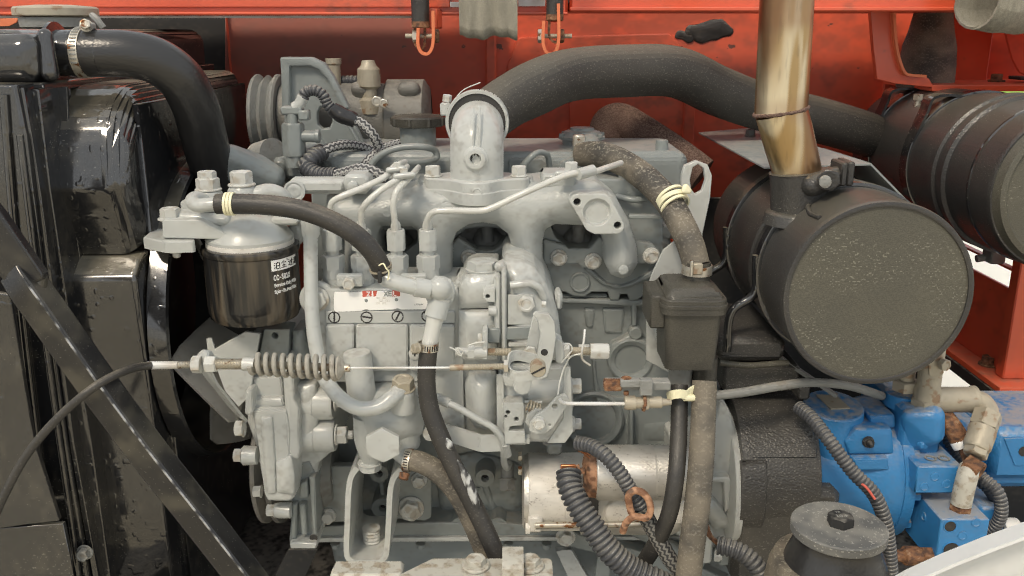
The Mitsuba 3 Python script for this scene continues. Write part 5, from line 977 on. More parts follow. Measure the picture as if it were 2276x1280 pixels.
G = {'bo': [[(1.2, 8.5), (2.4, 7.6)], [(.6, 6), (1.8, 5.2)], [(.6, .5), (2.4, 3.6)], [(6.4, 9.6), (5.6, 8)], [(4, 8), (9, 8), (9, .4), (4, .4), (4, 8)], [(4, 4.3), (9, 4.3)]],
     'chen': [[(5, 9.8), (5, 5.4)], [(3, 8.6), (1.2, 6.2)], [(7, 8.6), (8.8, 6.2)], [(2, 3.4), (8, 3.4)], [(5, 5), (5, .6)], [(.6, .6), (9.4, .6)]],
     'guo': [[(1, 9), (2.2, 7.8)], [(.6, 6), (2.4, 6), (2.2, 2.4), (.8, 1)], [(2.2, 1.8), (4, .8), (9.6, .6)], [(3.6, 7), (9.4, 7)], [(7.6, 9.6), (7.6, 2.4), (6.4, 2.8)], [(4.6, 5.4), (5.6, 4)]],
     'lv': [[(1, 9), (2, 8)], [(.5, 6.4), (1.6, 5.4)], [(.5, .6), (2, 4)], [(6.4, 9.8), (6.4, 7.6)], [(6.4, 8.8), (9, 8.8)], [(3.8, 7.6), (9.4, 7.6), (9, 6.6)], [(3.8, 7.6), (3.6, 3), (2.8, .6)], [(5, 6), (8.6, 6.4)], [(6.6, 7), (6.4, 4.8), (9, 4.8)], [(4.6, 3), (4.2, 1.4)], [(5.6, 3.4), (5.8, .8), (8.4, .8), (8.6, 1.8)], [(6.8, 3.8), (7.4, 2.6)], [(9, 3.4), (9.6, 2)]]}
def glyph(k, h):
    g = shapely.union_all([shapely.LineString(s_).buffer(.55, cap_style='flat') for s_ in G[k]]).simplify(.05); g = shapely.affinity.scale(g, h / 10, h / 10, origin=(0, 0))
    return cat([relief(q, [(0, .0004)], .0004) for q in getattr(g, 'geoms', [g])])
import shapely.affinity
for i, k in enumerate(('bo', 'chen', 'guo', 'lv')):
    m = glyph(k, .0086); m.apply_translation([.0028 + i * .0096 + (.0015 if i > 1 else 0), .0021, .0003]); add(ff, 'character', wrap(m, th0, zl, rF), 'ink', False)
m = relief(shapely.Point(0, 0).buffer(.0009).difference(shapely.Point(0, 0).buffer(.0005)), [(0, .0004)], .0004); m.apply_translation([.0222, .0106, .0003]); add(ff, 'mark', wrap(m, th0, zl, rF), 'ink', False)
for t_, h_, dz, b_ in (('CC-501X', .0062, .0112, True), ('Service Only With', .0040, .0190, True), ('Spin-On Fuel Filter', .0040, .0266, True)):
    m = meshkit.text_mesh(t_, h_, .0003, b_); v = np.array(m.vertices); w_ = v[:, 0].max(); k_ = {'C': .024, 'S': .036}[t_[0]] / w_; m.vertices = v * V(k_, 1, 1)
    add(ff, 'lettering', wrap(m, th0 + .03, zl - dz, rF), 'white', False)
YQ = -.005
hd_ = add(ff, 'head', lathe([(rF * .92, .0), (rF * .93, .007), (rF * .86, .012), (rF * .74, .022), (rF * .55, .03), (rF * .3, .034), (0, .035)], fT + V(0, 0, .006), Z, 56), 'lit_grey')
add(hd_, 'arm', plate([(360, 488), (432, 487), (448, 490), (492, 514), (520, 530), (470, 532), (360, 530)], YQ, .06, r=.002, b=.002), 'lit_grey')
add(hd_, 'arm_top', hull((P(375, 482, .02), .010), (P(440, 478, .05), .008), (P(520, 478, .06), .008), (P(500, 490, .01), .006)), 'lit_grey')
gz = P(400, 536, .0)[2]; tri = [PZ(327, 532, gz), PZ(350, 512, gz), PZ(420, 512, gz), PZ(425, 540, gz), PZ(372, 541, gz)]
add(hd_, 'lug_plate', topdown(Polygon([q_[:2] for q_ in tri]).buffer(.004), gz + .003, .011, .002), 'lit_grey')
add(hd_, 'wing', boxpx(600, 482, 664, 502, .02, .08, .003), 'lit_grey'); add(hd_, 'wing', boxpx(640, 500, 668, 548, .06, .09, .003), 'lit_grey')
sQ = W(1, .0, 500)
def zbolt(par, x, y, Y, af, h, wr=0, wt=0, mt='bolt', nm='bolt', rot=.35, lab=None): s_ = W(1, Y, y); return add(par, nm, hexb(P(x, y, Y), Z, af * s_, h * s_, wr * s_, wt * s_, rot), mt, label=lab)
zbolt(ff, 380, 488, .012, 38, 22, 28, 5); add(ff, 'nut', hexb(P(392, 540, .012), -Z, 44 * sQ, 20 * sQ), 'bolt'); add(ff, 'stud', lathe([(9 * sQ, 0), (9 * sQ, 10 * sQ), (6 * sQ, 13 * sQ)], P(392, 560, .012), -Z, 16), 'bolt')
# banjo unions on the head
c1, c2 = P(466, 452, .03), P(540, 440, .035)
add(ff, 'union_body', lathe([(22 * sQ, -16 * sQ), (30 * sQ, -6 * sQ), (33 * sQ, 10 * sQ), (30 * sQ, 26 * sQ), (26 * sQ, 30 * sQ)], c1, Z, 36), 'lit_grey'); add(ff, 'union_body', lathe([(28 * sQ, -22 * sQ), (33 * sQ, -10 * sQ), (35 * sQ, 4 * sQ), (32 * sQ, 20 * sQ), (27 * sQ, 28 * sQ)], c2, Z, 36), 'lit_grey')
add(ff, 'banjo_bolt', cat(hexb(c1 + Z * 30 * sQ, Z, 46 * sQ, 24 * sQ, 30 * sQ, 5 * sQ, .2), hexb(c1 + Z * 58 * sQ, Z, 36 * sQ, 16 * sQ, 0, 0, .3)), 'bolt'); add(ff, 'banjo_bolt', hexb(c2 + Z * 28 * sQ, Z, 44 * sQ, 28 * sQ, 31 * sQ, 6 * sQ, .1), 'bolt')
add(ff, 'elbow_pipe', tube([P(452, 444, .012), P(434, 440, .0), P(427, 448, -.012), P(438, 456, -.02), P(460, 455, -.022), P(486, 453, -.022)], .0078, 18), 'lit_grey'); add(ff, 'outlet_pipe', tube([P(560, 436, .035), P(596, 425, .04), P(622, 432, .045), P(640, 452, .055), P(650, 480, .07)], [.010, .0092, .009, .009, .009], 20), 'lit_grey')
add(ff, 'boss', boxpx(398, 446, 440, 480, .03, .07, .003), 'lit_grey')
# ---------------------------------------------------------------- injection pump
inj = thing('injection_pump', 'light grey inline fuel injection pump with governor housing, nameplate and levers', 'fuel injection pump')
YJ = .02; zj = P(870, 641, YJ)[2]
xl0, xl1 = P(700, 660, YJ)[0], P(1016, 660, YJ)[0]
pb_ = add(inj, 'body', plate([(700, 641), (1016, 641), (1030, 700), (1030, 722), (1030, 840), (1034, 980), (950, 980), (930, 850), (705, 850)], YJ, .10, b=.003), 'lit_grey')
add(pb_, 'left_ear', boss(706, 664, YJ + .004, [(40, -8), (40, 3), (36, 6), (30, 6), (0, 6)], 36), 'lit_grey'); add(pb_, 'ear_bolt', hexpx(704, 664, YJ - .001, 40, 12, 28, 5), 'bolt')
add(pb_, 'screw_band', boxpx(722, 692, 1012, 719, YJ - .003, YJ + .01, .001), 'lit_grey')
for i, (x, y, a) in enumerate([(743, 705, 90), (815, 705, -8), (884, 703, 62), (950, 702, 130)]):
    k_ = add(pb_, 'slotted_screw', boss(x, y, YJ - .0025, [(12.5, -1), (12.5, .2), (11, .2), (10.8, 1.6), (9.5, 2.2), (0, 2.2)], 24), 'lit_grey')
    add(k_, 'slot_ring', boss(x, y, YJ - .0025, [(10.8, 0), (13.6, 0), (13.6, 1.6), (10.8, 1.6), (10.8, 0)], 24), 'ink')
    ca, sa = math.cos(math.radians(a)), math.sin(math.radians(a)); g = [(x + u * 10.3 * ca - w * 2 * sa, y - u * 10.3 * sa - w * 2 * ca) for u, w in ((-1, -1), (1, -1), (1, 1), (-1, 1))]
    add(k_, 'slot', plate(g, YJ - .0038, .001, b=0), 'ink')
for p0, p1 in [(722, 786), (790, 906), (910, 1010)]: add(pb_, 'side_cover', plate([(p0, 724), (p1, 724), (p1, 826), (p0, 826)], YJ - .010, .02, r=.003, b=.003), 'lit_grey')
add(pb_, 'cover_screw', cat(boss(922, 786, YJ - .0095, [(14, 0), (13, 5), (8, 7), (0, 7)], 24)), 'bolt'); add(pb_, 'cross_slot', cat(plate([(916, 784), (928, 784), (928, 788), (916, 788)], YJ - .0133, .0006, b=0), plate([(920, 780), (924, 780), (924, 792), (920, 792)], YJ - .0134, .0006, b=0)), 'ink')
np_ = add(inj, 'name_plate', plate([(742, 650), (942, 646), (950, 655), (950, 684), (946, 687), (892, 688), (884, 685), (872, 688), (822, 690), (814, 687), (804, 691), (746, 693), (742, 688)], YJ - .003, .0025, r=.0008, b=.0004), 'white', label='white nameplate with worn red lettering')
[add(np_, 'plate_rivet', boss(x_, y_, YJ - .003, [(4, 0), (3.4, 1), (0, 1.2)], 14), 'grey') for x_, y_ in ((814, 668), (881, 666))]
for q_ in ([(805, 647), (826, 646), (826, 659), (806, 660)], [(829, 647), (838, 646), (836, 658), (830, 659)], [(872, 645), (889, 645), (889, 658), (872, 659)]): add(np_, 'red_print', plate(q_, YJ - .0033, .0004, b=0), 'redink')
add(np_, 'letter', text('X', .0062, P(852, 658.5, YJ - .0034), X, Z, .0003, True), 'grey'); add(np_, 'letter', text('E', .0062, P(862, 658, YJ - .0034), X, Z, .0003, True), 'grey'); add(np_, 'letter', text('L', .0056, P(873, 657, YJ - .0037), X, Z, .0003, True), 'white'); add(np_, 'letter', text('Z', .0056, P(814, 658.5, YJ - .0037), X, Z, .0003, True), 'white')
add(np_, 'fine_print', cat([text('IIII', .0022, P(835 + 7 * i, 664 + 6 * j, YJ - .0034), X, Z, .0002) for i in range(4) for j in range(3)][::2]), 'dull_alu'); add(np_, 'fine_print', text('mawdwoyt'.replace('mawdwoyt', 'number'), .0022, P(921, 678, YJ - .0034), X, Z, .0002), 'grey')
# delivery valves: four holders with clamps between
for i, (x, dy) in enumerate([(743, 0), (808, 0), (884, 0), (953, 0)]):
    b0 = V(P(x, 625, .045)[0], .045, zj); s_ = W(1, .045, 600)
    k_ = add(inj, 'delivery_valve', lathe([(24 * s_, 0), (24.5 * s_, 12 * s_), (23.5 * s_, 12.5 * s_), (23.5 * s_, 14 * s_), (24.5 * s_, 14.5 * s_), (23 * s_, 34 * s_), (14 * s_, 36 * s_), (14 * s_, 76 * s_)], b0, Z, 36), 'lit_grey')
    add(k_, 'hex', hexb(b0 + Z * 34 * s_, Z, 45 * s_, 31 * s_, 0, 0, .15, dish=False), 'lit_grey'); add(k_, 'union_nut', hexb(b0 + Z * 76 * s_, Z, 38 * s_, 46 * s_, 0, 0, .1 + .2 * i), 'lit_grey')
    add(k_, 'sleeve', lathe([(11 * s_, 0), (11 * s_, 10 * s_), (8.5 * s_, 18 * s_)], b0 + Z * 121 * s_, Z, 20), 'pipe')
for x0_, x1_ in [(747, 806), (889, 947)]:
    k_ = add(inj, 'clamp_plate', boxpx(x0_, 612, x1_, 637, .015, .026, .001), 'lit_grey'); xm = (x0_ + x1_) / 2
    add(k_, 'bolt', hexpx(xm, 628, .0148, 26, 16, 0, 0), 'bolt'); [add(k_, 'dimple', boss(xm + o_, 625, .0149, [(8, 0), (7, 1), (5.5, .3), (0, .3)], 16), 'lit_grey') for o_ in (-19, 19)]
# governor, right half of the pump
gv = add(inj, 'governor_housing', dome([(1114, 604), (1122, 588), (1164, 590), (1190, 604), (1214, 636), (1232, 676), (1244, 718), (1250, 770), (1252, 815), (1114, 815)], -.006, .12, .026, .030, r=.004, n=9), 'lit_grey')
add(gv, 'face_panel', plate([(1128, 655), (1186, 655), (1188, 720), (1128, 722)], -.0165 + .010, .02, b=.001), 'lit_grey'); add(gv, 'lower_band', plate([(1116, 728), (1186, 726), (1186, 754), (1116, 756)], -.008, .03, b=.0015), 'grey'); add(gv, 'slot_rib', plate([(1130, 762), (1172, 761), (1172, 770), (1130, 771)], -.008, .02, r=.001, b=.001), 'lit_grey')
add(gv, 'ridge', tube([P(1134, 634, -.010), P(1180, 630, -.010), P(1198, 640, -.006), P(1210, 662, -.002)], .0045, 12), 'lit_grey')
add(gv, 'bolt', hexpx(1170, 673, -.0075, 34, 14, 0, 0), 'bolt'); add(gv, 'side_lug', boxpx(1234, 652, 1250, 690, .03, .06, .003), 'lit_grey'); add(gv, 'top_lug', hull((P(1112, 592, .01), .007), (P(1120, 588, .03), .007)), 'lit_grey')
gl = add(inj, 'governor_cover', dome([(1018, 660), (1020, 640), (1032, 622), (1052, 614), (1106, 614), (1106, 690), (1018, 692)], .0, .10, .012, .015, r=.003, n=7), 'lit_grey')
add(gl, 'lower_cover', dome([(1018, 694), (1104, 693), (1106, 760), (1106, 806), (1030, 806), (1018, 790)], -.002, .10, .011, .013, r=.003, n=7), 'lit_grey')
add(gl, 'flange', boxpx(1098, 614, 1113, 764, -.010, .06, .002), 'lit_grey'); add(gl, 'flange', boxpx(1114.5, 600, 1126, 806, -.012, .06, .002), 'lit_grey'); add(gl, 'foot', boxpx(1082, 730, 1113, 764, -.012, .06, .002), 'grey')
add(gl, 'lug', plate([(1074, 650), (1080, 641), (1100, 641), (1100, 672), (1082, 671), (1074, 664)], -.014, .02, r=.001, b=.001, holes=[(1084, 659, 5)]), 'lit_grey'); add(gl, 'boss', lathe([(12 * sQ, 0), (12 * sQ, 18 * sQ)], P(1086, 690, -.008), X, 18), 'lit_grey')
c_ = V(P(1074, 604, .03)[0], .03, P(1060, 611, .0)[2]); add(inj, 'filler_cap', cat(lathe([(40 * sQ, -6 * sQ), (42 * sQ, 0)], c_, Z, 32), hexb(c_, Z, 64 * sQ, 20 * sQ, 0, 0, .1, dish=False)), 'lit_grey', label='large dusty hexagon filler cap')
add(inj, 'rear_web', boxpx(1010, 625, 1120, 985, .03, .10, .004), 'lit_grey')
add(inj, 'lower_dome', dome([(1030, 870), (1040, 846), (1056, 838), (1092, 838), (1104, 846), (1104, 960), (1084, 974), (1050, 962), (1034, 935)], -.004, .10, .026, .020, r=.004), 'lit_grey'); add(inj, 'dome_flange', plate([(1103, 832), (1120, 832), (1122, 968), (1104, 970)], -.006, .10, b=.002), 'lit_grey')
lo = add(inj, 'lower_housing', plate([(1110, 812), (1256, 812), (1268, 830), (1276, 900), (1268, 960), (1240, 985), (1120, 985)], .004, .10, r=.004, b=.006), 'lit_grey'); add(lo, 'barrel', lathe([(.0, 0), (46 * sQ, .002), (46 * sQ, .05), (0, .052)], P(1170, 862, .02), X, 36), 'lit_grey')
hp2 = add(lo, 'port_block', plate([(1118, 895), (1162, 895), (1166, 905), (1166, 930), (1160, 946), (1134, 948), (1130, 958), (1166, 958), (1168, 985), (1122, 988)], -.018, .03, r=.001, b=.0015, holes=[(1129, 917, 5), (1124, 926, 3.5), (1148, 932, 5)]), 'lit_grey')
add(lo, 'fitting', cat(lathe([(12 * sQ, 0), (12 * sQ, 20 * sQ)], P(1160, 909, -.008), X, 18), lathe([(13 * sQ, 0), (13 * sQ, 40 * sQ)], P(1130, 976, -.006), X, 18), hexb(P(1166, 976, -.006), X, 22 * sQ, 12 * sQ)), 'lit_grey'); add(lo, 'spill_pin', tube([P(1166, 893, -.008), P(1205, 894, -.008)], .002, 8), 'pipe')
add(lo, 'round_tongue', plate([(1146, 838), (1184, 838), (1180, 862), (1172, 876), (1158, 878), (1144, 870), (1140, 858)], -.028, .006, r=.004, b=.001), 'lit_grey'); add(lo, 'rear_tongue', plate([(1116, 835), (1150, 838), (1148, 862), (1122, 858)], -.02, .02, r=.002, b=.002), 'lit_grey')
add(lo, 'end_bolt', hexb(P(1266, 858, .01), X, 34 * sQ, 22 * sQ, 22 * sQ, 6 * sQ), 'bolt'); add(lo, 'end_bolt', hexb(P(1264, 942, .01), X, 26 * sQ, 16 * sQ, 20 * sQ, 14 * sQ), 'bolt')
# speed lever
lv = add(inj, 'speed_lever', plate([(1184, 700), (1190, 694), (1220, 698), (1232, 714), (1236, 750), (1228, 800), (1216, 838), (1196, 846), (1184, 830), (1196, 780), (1202, 740), (1196, 712)], -.052, .005, r=.001, b=.001), 'lit_grey', label='light grey speed lever arm'); add(lv, 'hole', boss(1210, 783, -.0522, [(8, 0), (7, .6), (0, .6)], 18), 'dark'); add(lv, 'inner_leaf', plate([(1186, 700), (1196, 716), (1200, 745), (1192, 790), (1182, 806), (1164, 800), (1176, 740)], -.034, .004, b=.001), 'lit_grey')
add(lv, 'pivot_bolt', hexpx(1178, 782, -.036, 26, 8, 0, 0), 'bolt'); add(lv, 'rear_bolt', hexpx(1205, 676, -.02, 14, 10, 0, 0, ax=(1, -.2, 0)), 'bolt')
ss = add(inj, 'stop_screw', thread(P(1080, 782, -.03), P(1136, 782, -.03), 9 * sQ, .0016), 'fitting', label='long threaded stop screw'); add(ss, 'lock_nut', hexb(P(1040, 783, -.03), X, 30 * sQ, 16 * sQ), 'lit_grey'); add(ss, 'block', lathe([(15 * sQ, 0), (15 * sQ, 28 * sQ)], P(1055, 783, -.03), X, 20), 'lit_grey'); add(ss, 'lug', boxpx(1072, 736, 1084, 800, -.036, -.012, .001), 'lit_grey'); add(ss, 'screw_tail', tube([P(1012, 782, -.03), P(1042, 782, -.03)], .0055, 12), 'lit_grey'); add(ss, 'lug_bolt', hexb(P(1072, 752, -.024), -X, 20 * sQ, 10 * sQ), 'bolt')
def wire(par, pts, r=.0009, m='pipe', nm='lock_wire'): return add(par, nm, tube([P(*q) for q in pts], r, 6, 6), m)
wire(ss, [(1000, 772, -.036), (1012, 778, -.04), (1022, 790, -.04), (1030, 780, -.04), (1018, 774, -.04), (1026, 792, -.04)]); wire(ss, [(1040, 768, -.04), (1058, 762, -.04), (1078, 760, -.04)])
hs_ = add(inj, 'idle_screw', thread(P(1262, 780, -.02), P(1312, 780, -.02), 10 * sQ, .0022), 'fitting', label='threaded idle stop screw with long hex cap'); add(hs_, 'cap_nut', hexb(P(1312, 780, -.02), X, 34 * sQ, 42 * sQ, 0, 0, .3), 'bolt'); add(hs_, 'lock_nut', hexb(P(1250, 780, -.02), X, 34 * sQ, 16 * sQ), 'bolt'); add(hs_, 'lug', plate([(1232, 770), (1238, 752), (1250, 760), (1254, 790), (1250, 808), (1236, 806)], -.034, .02, r=.001, b=.0015), 'lit_grey'); add(hs_, 'sleeve', lathe([(14 * sQ, 0), (14 * sQ, 24 * sQ)], P(1286, 778, -.014), X, 18), 'lit_grey')
wire(hs_, [(1300, 732, -.03), (1298, 755, -.036), (1293, 785, -.036), (1296, 800, -.032), (1312, 812, -.03)], .0013, 'white_paint'); wire(hs_, [(1255, 772, -.036), (1265, 764, -.036), (1272, 776, -.036), (1262, 790, -.036), (1248, 806, -.034)]); wire(hs_, [(1294, 786, -.032), (1270, 792, -.03), (1255, 815, -.03), (1244, 850, -.036), (1240, 878, -.04)], .001)
# stop lever with link rod
sl = thing('stop_lever', 'light grey teardrop stop lever with a hex bolt at the pump lower right', 'lever')
add(sl, 'plate', plate([(1176, 958), (1178, 940), (1192, 922), (1206, 914), (1216, 906), (1240, 880), (1256, 876), (1265, 886), (1262, 900), (1230, 950), (1212, 964), (1192, 965)], -.040, .004, r=.0015, b=.001, holes=[(1233, 903, 6), (1222, 944, 3)]), 'lit_grey'); add(sl, 'bolt', hexpx(1198, 938, -.040, 24, 12, 15, 3), 'bolt'); add(sl, 'back_plate', plate([(1168, 940), (1172, 922), (1190, 910), (1206, 912), (1190, 940), (1180, 955)], -.030, .006, r=.001, b=.001), 'lit_grey'); add(sl, 'return_spring', spring(P(1172, 900, -.02), P(1198, 910, -.02), .006, .006, .0012, 4), 'fitting'); add(sl, 'side_plate', plate([(1254, 815), (1268, 815), (1274, 960), (1256, 985), (1216, 985), (1252, 930)], -.022, .004, b=.001), 'lit_grey')
lk = thing('link_rod', 'thin bright link rod from the stop lever to a corroded cable union', 'rod')
add(lk, 'rod', tube([P(1244, 886, -.052), P(1247, 892, -.052), P(1258, 896, -.05), P(1300, 897, -.05), P(1390, 897, -.05)], .0022, 10), 'white_paint')
xq = W(1, -.05, 897)
add(lk, 'cable_union', cat(lathe([(14 * xq, 0), (16 * xq, 3 * xq), (16 * xq, 24 * xq), (13 * xq, 25 * xq), (13 * xq, 40 * xq)], P(1388, 895, -.05), X, 22), hexb(P(1428, 895, -.05), X, 30 * xq, 14 * xq), lathe([(13 * xq, 0), (13 * xq, 30 * xq), (9 * xq, 32 * xq), (6 * xq, 52 * xq)], P(1440, 894, -.05), X, 20)), 'fitting'); add(lk, 'ring', spring(P(1429, 895, -.05), P(1433, 895, -.05), 17 * xq, 17 * xq, .0014, 2), 'rust')
ch = thing('cable_bracket', 'rusty bracket bar clamping the stop cable in front of the block', 'bracket')
add(ch, 'bar', boxpx(1345, 850, 1490, 868, -.046, -.03, .001), 'dirty'); add(ch, 'bar_end', boxpx(1344, 852, 1382, 870, -.05, -.034, .001), 'rust'); add(ch, 'top_plate', boxpx(1380, 846, 1428, 862, -.054, -.046, .001), 'dirty'); add(ch, 'clip', boxpx(1424, 846, 1450, 880, -.058, -.047, .001), 'dirty'); add(ch, 'bolt', hexb(P(1392, 848, -.046), Z, 22 * xq, 10 * xq), 'rust'); add(ch, 'bolt_end', lathe([(6 * xq, 0), (6 * xq, 8 * xq)], P(1392, 870, -.046), -Z, 12), 'rust')
solo('cable_clip', 'white plastic clip hooked round the thin hose below the black canister', 'clip', cat(sweep(np.array([[-.001, -.005], [.001, -.005], [.001, .005], [-.001, .005]]), crom(np.array([P(1484, 882, -.036), P(1496, 877, -.047), P(1512, 875, -.050), P(1526, 877, -.046), P(1532, 872, -.04), P(1545, 864, -.036)]), 3), [0, 0, 1]), tube([P(1520, 884, -.045), P(1548, 884, -.04)], .004, 10)), 'cream')
# injector pipes
def ipipe(pts, label, g=None): return solo('injector_pipe', label, 'fuel pipe', tube([P(*q) for q in pts], .0037, 16, 8), 'pipe', group=g)
ipipe([(738, 555, .045), (736, 515, .04), (734, 480, .035), (738, 450, .03), (760, 436, .03), (800, 420, .035), (850, 396, .045), (868, 382, .06), (874, 372, .08), (900, 360, .15)], 'leftmost injector pipe, bending right above the big black fuel hose')
ipipe([(808, 555, .045), (803, 500, .04), (804, 470, .035), (815, 450, .03), (850, 420, .035), (884, 398, .045), (892, 386, .07), (905, 370, .14)], 'second injector pipe from the left, its foot hidden behind the hose')
ipipe([(884, 555, .045), (881, 520, .04), (876, 480, .034), (874, 455, .032), (882, 425, .035), (905, 400, .05), (916, 388, .07), (930, 372, .14)], 'third injector pipe from the left, rising upright and leaning right at its top')
ipipe([(953, 555, .045), (950, 525, .042), (950, 490, .035), (962, 472, .03), (990, 468, .028), (1070, 468, .028), (1090, 463, .028), (1180, 422, .03), (1270, 386, .045), (1310, 384, .06), (1350, 372, .09), (1380, 362, .13)], 'long rightmost injector pipe running across the intake manifold')
pcl = thing('pipe_clamp', 'small double pipe clamp with two hex screws left of the inlet elbow', 'pipe clamp')
add(pcl, 'plate', hull((P(864, 378, .05), .0035), (P(896, 374, .05), .0035), (P(890, 378, .07), .003)), 'lit_grey'); add(pcl, 'plate', hull((P(880, 392, .042), .0035), (P(918, 388, .042), .0035), (P(912, 394, .06), .003)), 'lit_grey')
zbolt(pcl, 884, 372, .052, 16, 10, 10, 2); zbolt(pcl, 898, 386, .046, 16, 10, 10, 2)
pcr = thing('pipe_clamp', 'single pipe clamp with a hex bolt on the manifold pad right of the elbow', 'pipe clamp')
add(pcr, 'plate', hull((P(1240, 386, .06), .004), (P(1286, 386, .06), .004), (P(1270, 380, .09), .004)), 'lit_grey'); zbolt(pcr, 1270, 380, .07, 26, 16, 18, 4); add(pcr, 'sleeve', tube([P(1284, 388, .046), P(1318, 378, .062)], .0068, 14), 'lit_grey')
# ---------------------------------------------------------------- feed pump on the injection pump
fp = thing('feed_pump', 'light grey fuel feed pump with large blank hex plug and rusty banjo bolt', 'feed pump')
sP = W(1, -.02, 930)
add(fp, 'primer_barrel', lathe([(33 * sP, 0), (32 * sP, 20 * sP), (31 * sP, 118 * sP), (29 * sP, 122 * sP), (24 * sP, 123 * sP), (0, 124 * sP)], P(806, 896, -.005), unit(V(-.06, 0, 1)), 36), 'lit_grey'); add(fp, 'collar', lathe([(38 * sP, -6 * sP), (38 * sP, 8 * sP), (34 * sP, 10 * sP)], P(806, 896, -.005), Z, 32), 'dirty')
add(fp, 'body', dome([(778, 908), (790, 892), (840, 885), (925, 886), (937, 900), (939, 940), (936, 985), (905, 1000), (880, 1012), (826, 1010), (800, 1000), (788, 960)], -.028, .10, .030, .034, r=.005, n=7), 'cast'); add(fp, 'right_lobe', lathe([(0, 0), (36 * sP, 2 * sP), (38 * sP, 12 * sP), (38 * sP, 96 * sP), (34 * sP, 104 * sP)], P(898, 992, .0), Z, 36), 'cast'); add(fp, 'left_lobe', lathe([(20 * sP, -20 * sP), (28 * sP, 0), (34 * sP, 20 * sP), (38 * sP, 40 * sP), (38 * sP, 100 * sP)], P(826, 1010, .0), Z, 36), 'cast')
add(fp, 'hex_plug', hexpx(852, 986, -.040, 72, 12, 0, 0, rot=0.0, dish=False), 'lit_grey', label='large flat hexagon plug'); add(fp, 'bottom_plug', cat(hexb(P(822, 1026, .0), -Z, 46 * sP, 16 * sP, 28 * sP, 4 * sP), lathe([(24 * sP, -6 * sP), (24 * sP, 2 * sP)], P(822, 1024, .0), Z, 24)), 'lit_grey')
tb = P(897, 882, -.02); ab = unit(V(.03, -.18, 1))
add(fp, 'banjo_body', lathe([(30 * sP, -30 * sP), (30 * sP, -4 * sP), (27 * sP, 2 * sP), (28 * sP, 16 * sP), (25 * sP, 22 * sP)], tb, ab, 32), 'lit_grey'); add(fp, 'banjo_bolt', hexb(tb + ab * 22 * sP, ab, 42 * sP, 22 * sP, 27 * sP, 4 * sP, .2), 'fitting', label='rust-edged banjo bolt'); add(fp, 'rear_bolt', hexpx(858, 868, .03, 24, 12, 24, 5), 'bolt')
add(fp, 'outlet', tube([P(880, 1000, -.01), P(908, 1022, -.02)], .010, 16), 'lit_grey')
# big bent fuel pipe
fpipe = thing('fuel_pipe', 'thick light grey bent fuel pipe dropping beside the filter to the feed pump', 'fuel pipe')
add(fpipe, 'pipe', tube([P(690, 520, .02), P(691, 600, .015), P(693, 690, .0), P(704, 780, -.012), P(722, 840, -.025), P(756, 884, -.035), P(800, 908, -.042), P(845, 902, -.042), P(876, 880, -.035), P(892, 868, -.025)], [.0082, .0082, .0082, .0085, .0086, .0086, .0086, .0088, .0095, .010], 22), 'lit_grey'); add(fpipe, 'union_cap', lathe([(18 * sQ, -36 * sQ), (20 * sQ, -30 * sQ), (21 * sQ, 0), (19 * sQ, 4 * sQ), (0, 5 * sQ)], P(689, 492, .022), Z, 26), 'lit_grey')
# small lubrication pipe and flat steel strap under the pump
op = thing('oil_pipe', 'thin pale oil pipe curving under the injection pump to a dirty union', 'pipe')
add(op, 'pipe', tube([P(968, 880, -.002), P(985, 892, -.012), P(1010, 902, -.016), P(1060, 930, -.018), P(1098, 952, -.018), P(1115, 975, -.014), P(1119, 1005, -.004), P(1121, 1030, .02), P(1127, 1040, .05), P(1132, 1030, .08)], .0042, 14), 'lit_grey'); add(op, 'end_union', tube([P(972, 884, -.006), P(1000, 897, -.015)], .0062, 14), 'lit_grey'); add(op, 'clip', tube([P(1122, 985, -.012), P(1128, 1010, 0)], .0055, 10), 'lit_grey'); add(op, 'lower_union', cat(hexb(P(1128, 1062, .09), V(0, -.5, -1), .020, .014, .012, .003), lathe([(.009, -.02), (.009, .0)], P(1128, 1062, .09), V(0, -.5, -1), 18)), 'dirty')
so_ = solo('steel_strap', 'flat grey steel strap bracing the underside of the injection pump', 'strap', sweep(np.array([[-.0015, -.011], [.0015, -.011], [.0015, .011], [-.0015, .011]]), np.array([P(945, 958, .04), P(975, 955, .005), P(1066, 984, -.012), P(1072, 985, -.0125), P(1118, 983, -.008)]), [0, 0, 1]), 'lit_grey')
add(so_, 'bolt', boss(957, 962, .0, [(18, 0), (17, 6), (0, 7)], 22), 'bolt')
solo('pump_bracket_bolt', 'oily dark bolt under the stop lever', 'bolt', cat(hexpx(1218, 972, .05, 26, 12, 18, 4), boxpx(1196, 955, 1236, 985, .052, .08, .003)), 'dirty')
# ---------------------------------------------------------------- rubber hoses
h1 = thing('fuel_hose', 'black fuel hose with white clip arching from the filter over to the injection pump', 'hose')
add(h1, 'hose', tube([P(482, 453, -.022), P(530, 453, -.024), P(600, 456, -.026), P(670, 467, -.03), P(735, 490, -.034), P(790, 522, -.036), P(828, 560, -.034), P(845, 592, -.028), P(847, 605, -.022)], .0112, 22), 'rubber')
k_ = add(h1, 'white_clip', cat([clampband(P(x, 453, -.0235), V(1, .0, -.02), .0114, .0028, .0014) for x in (504, 511, 518)]), 'cream'); k_ = add(h1, 'wire_clamp', cat([clampband(P(846, y, -.026), V(.1, .15, -1), .0114, .0022, .0012) for y in (590, 598)]), 'fitting'); add(k_, 'screw', boxpx(838, 604, 848, 630, -.044, -.038, .001), 'dark'); wire(k_, [(842, 590, -.042), (852, 586, -.044), (858, 596, -.044), (864, 604, -.042), (862, 622, -.04)], .0009, 'cream', 'wire_end')
bp = thing('banjo_pipe', 'grey banjo union with round dome and two pipes in front of the nameplate', 'pipe')
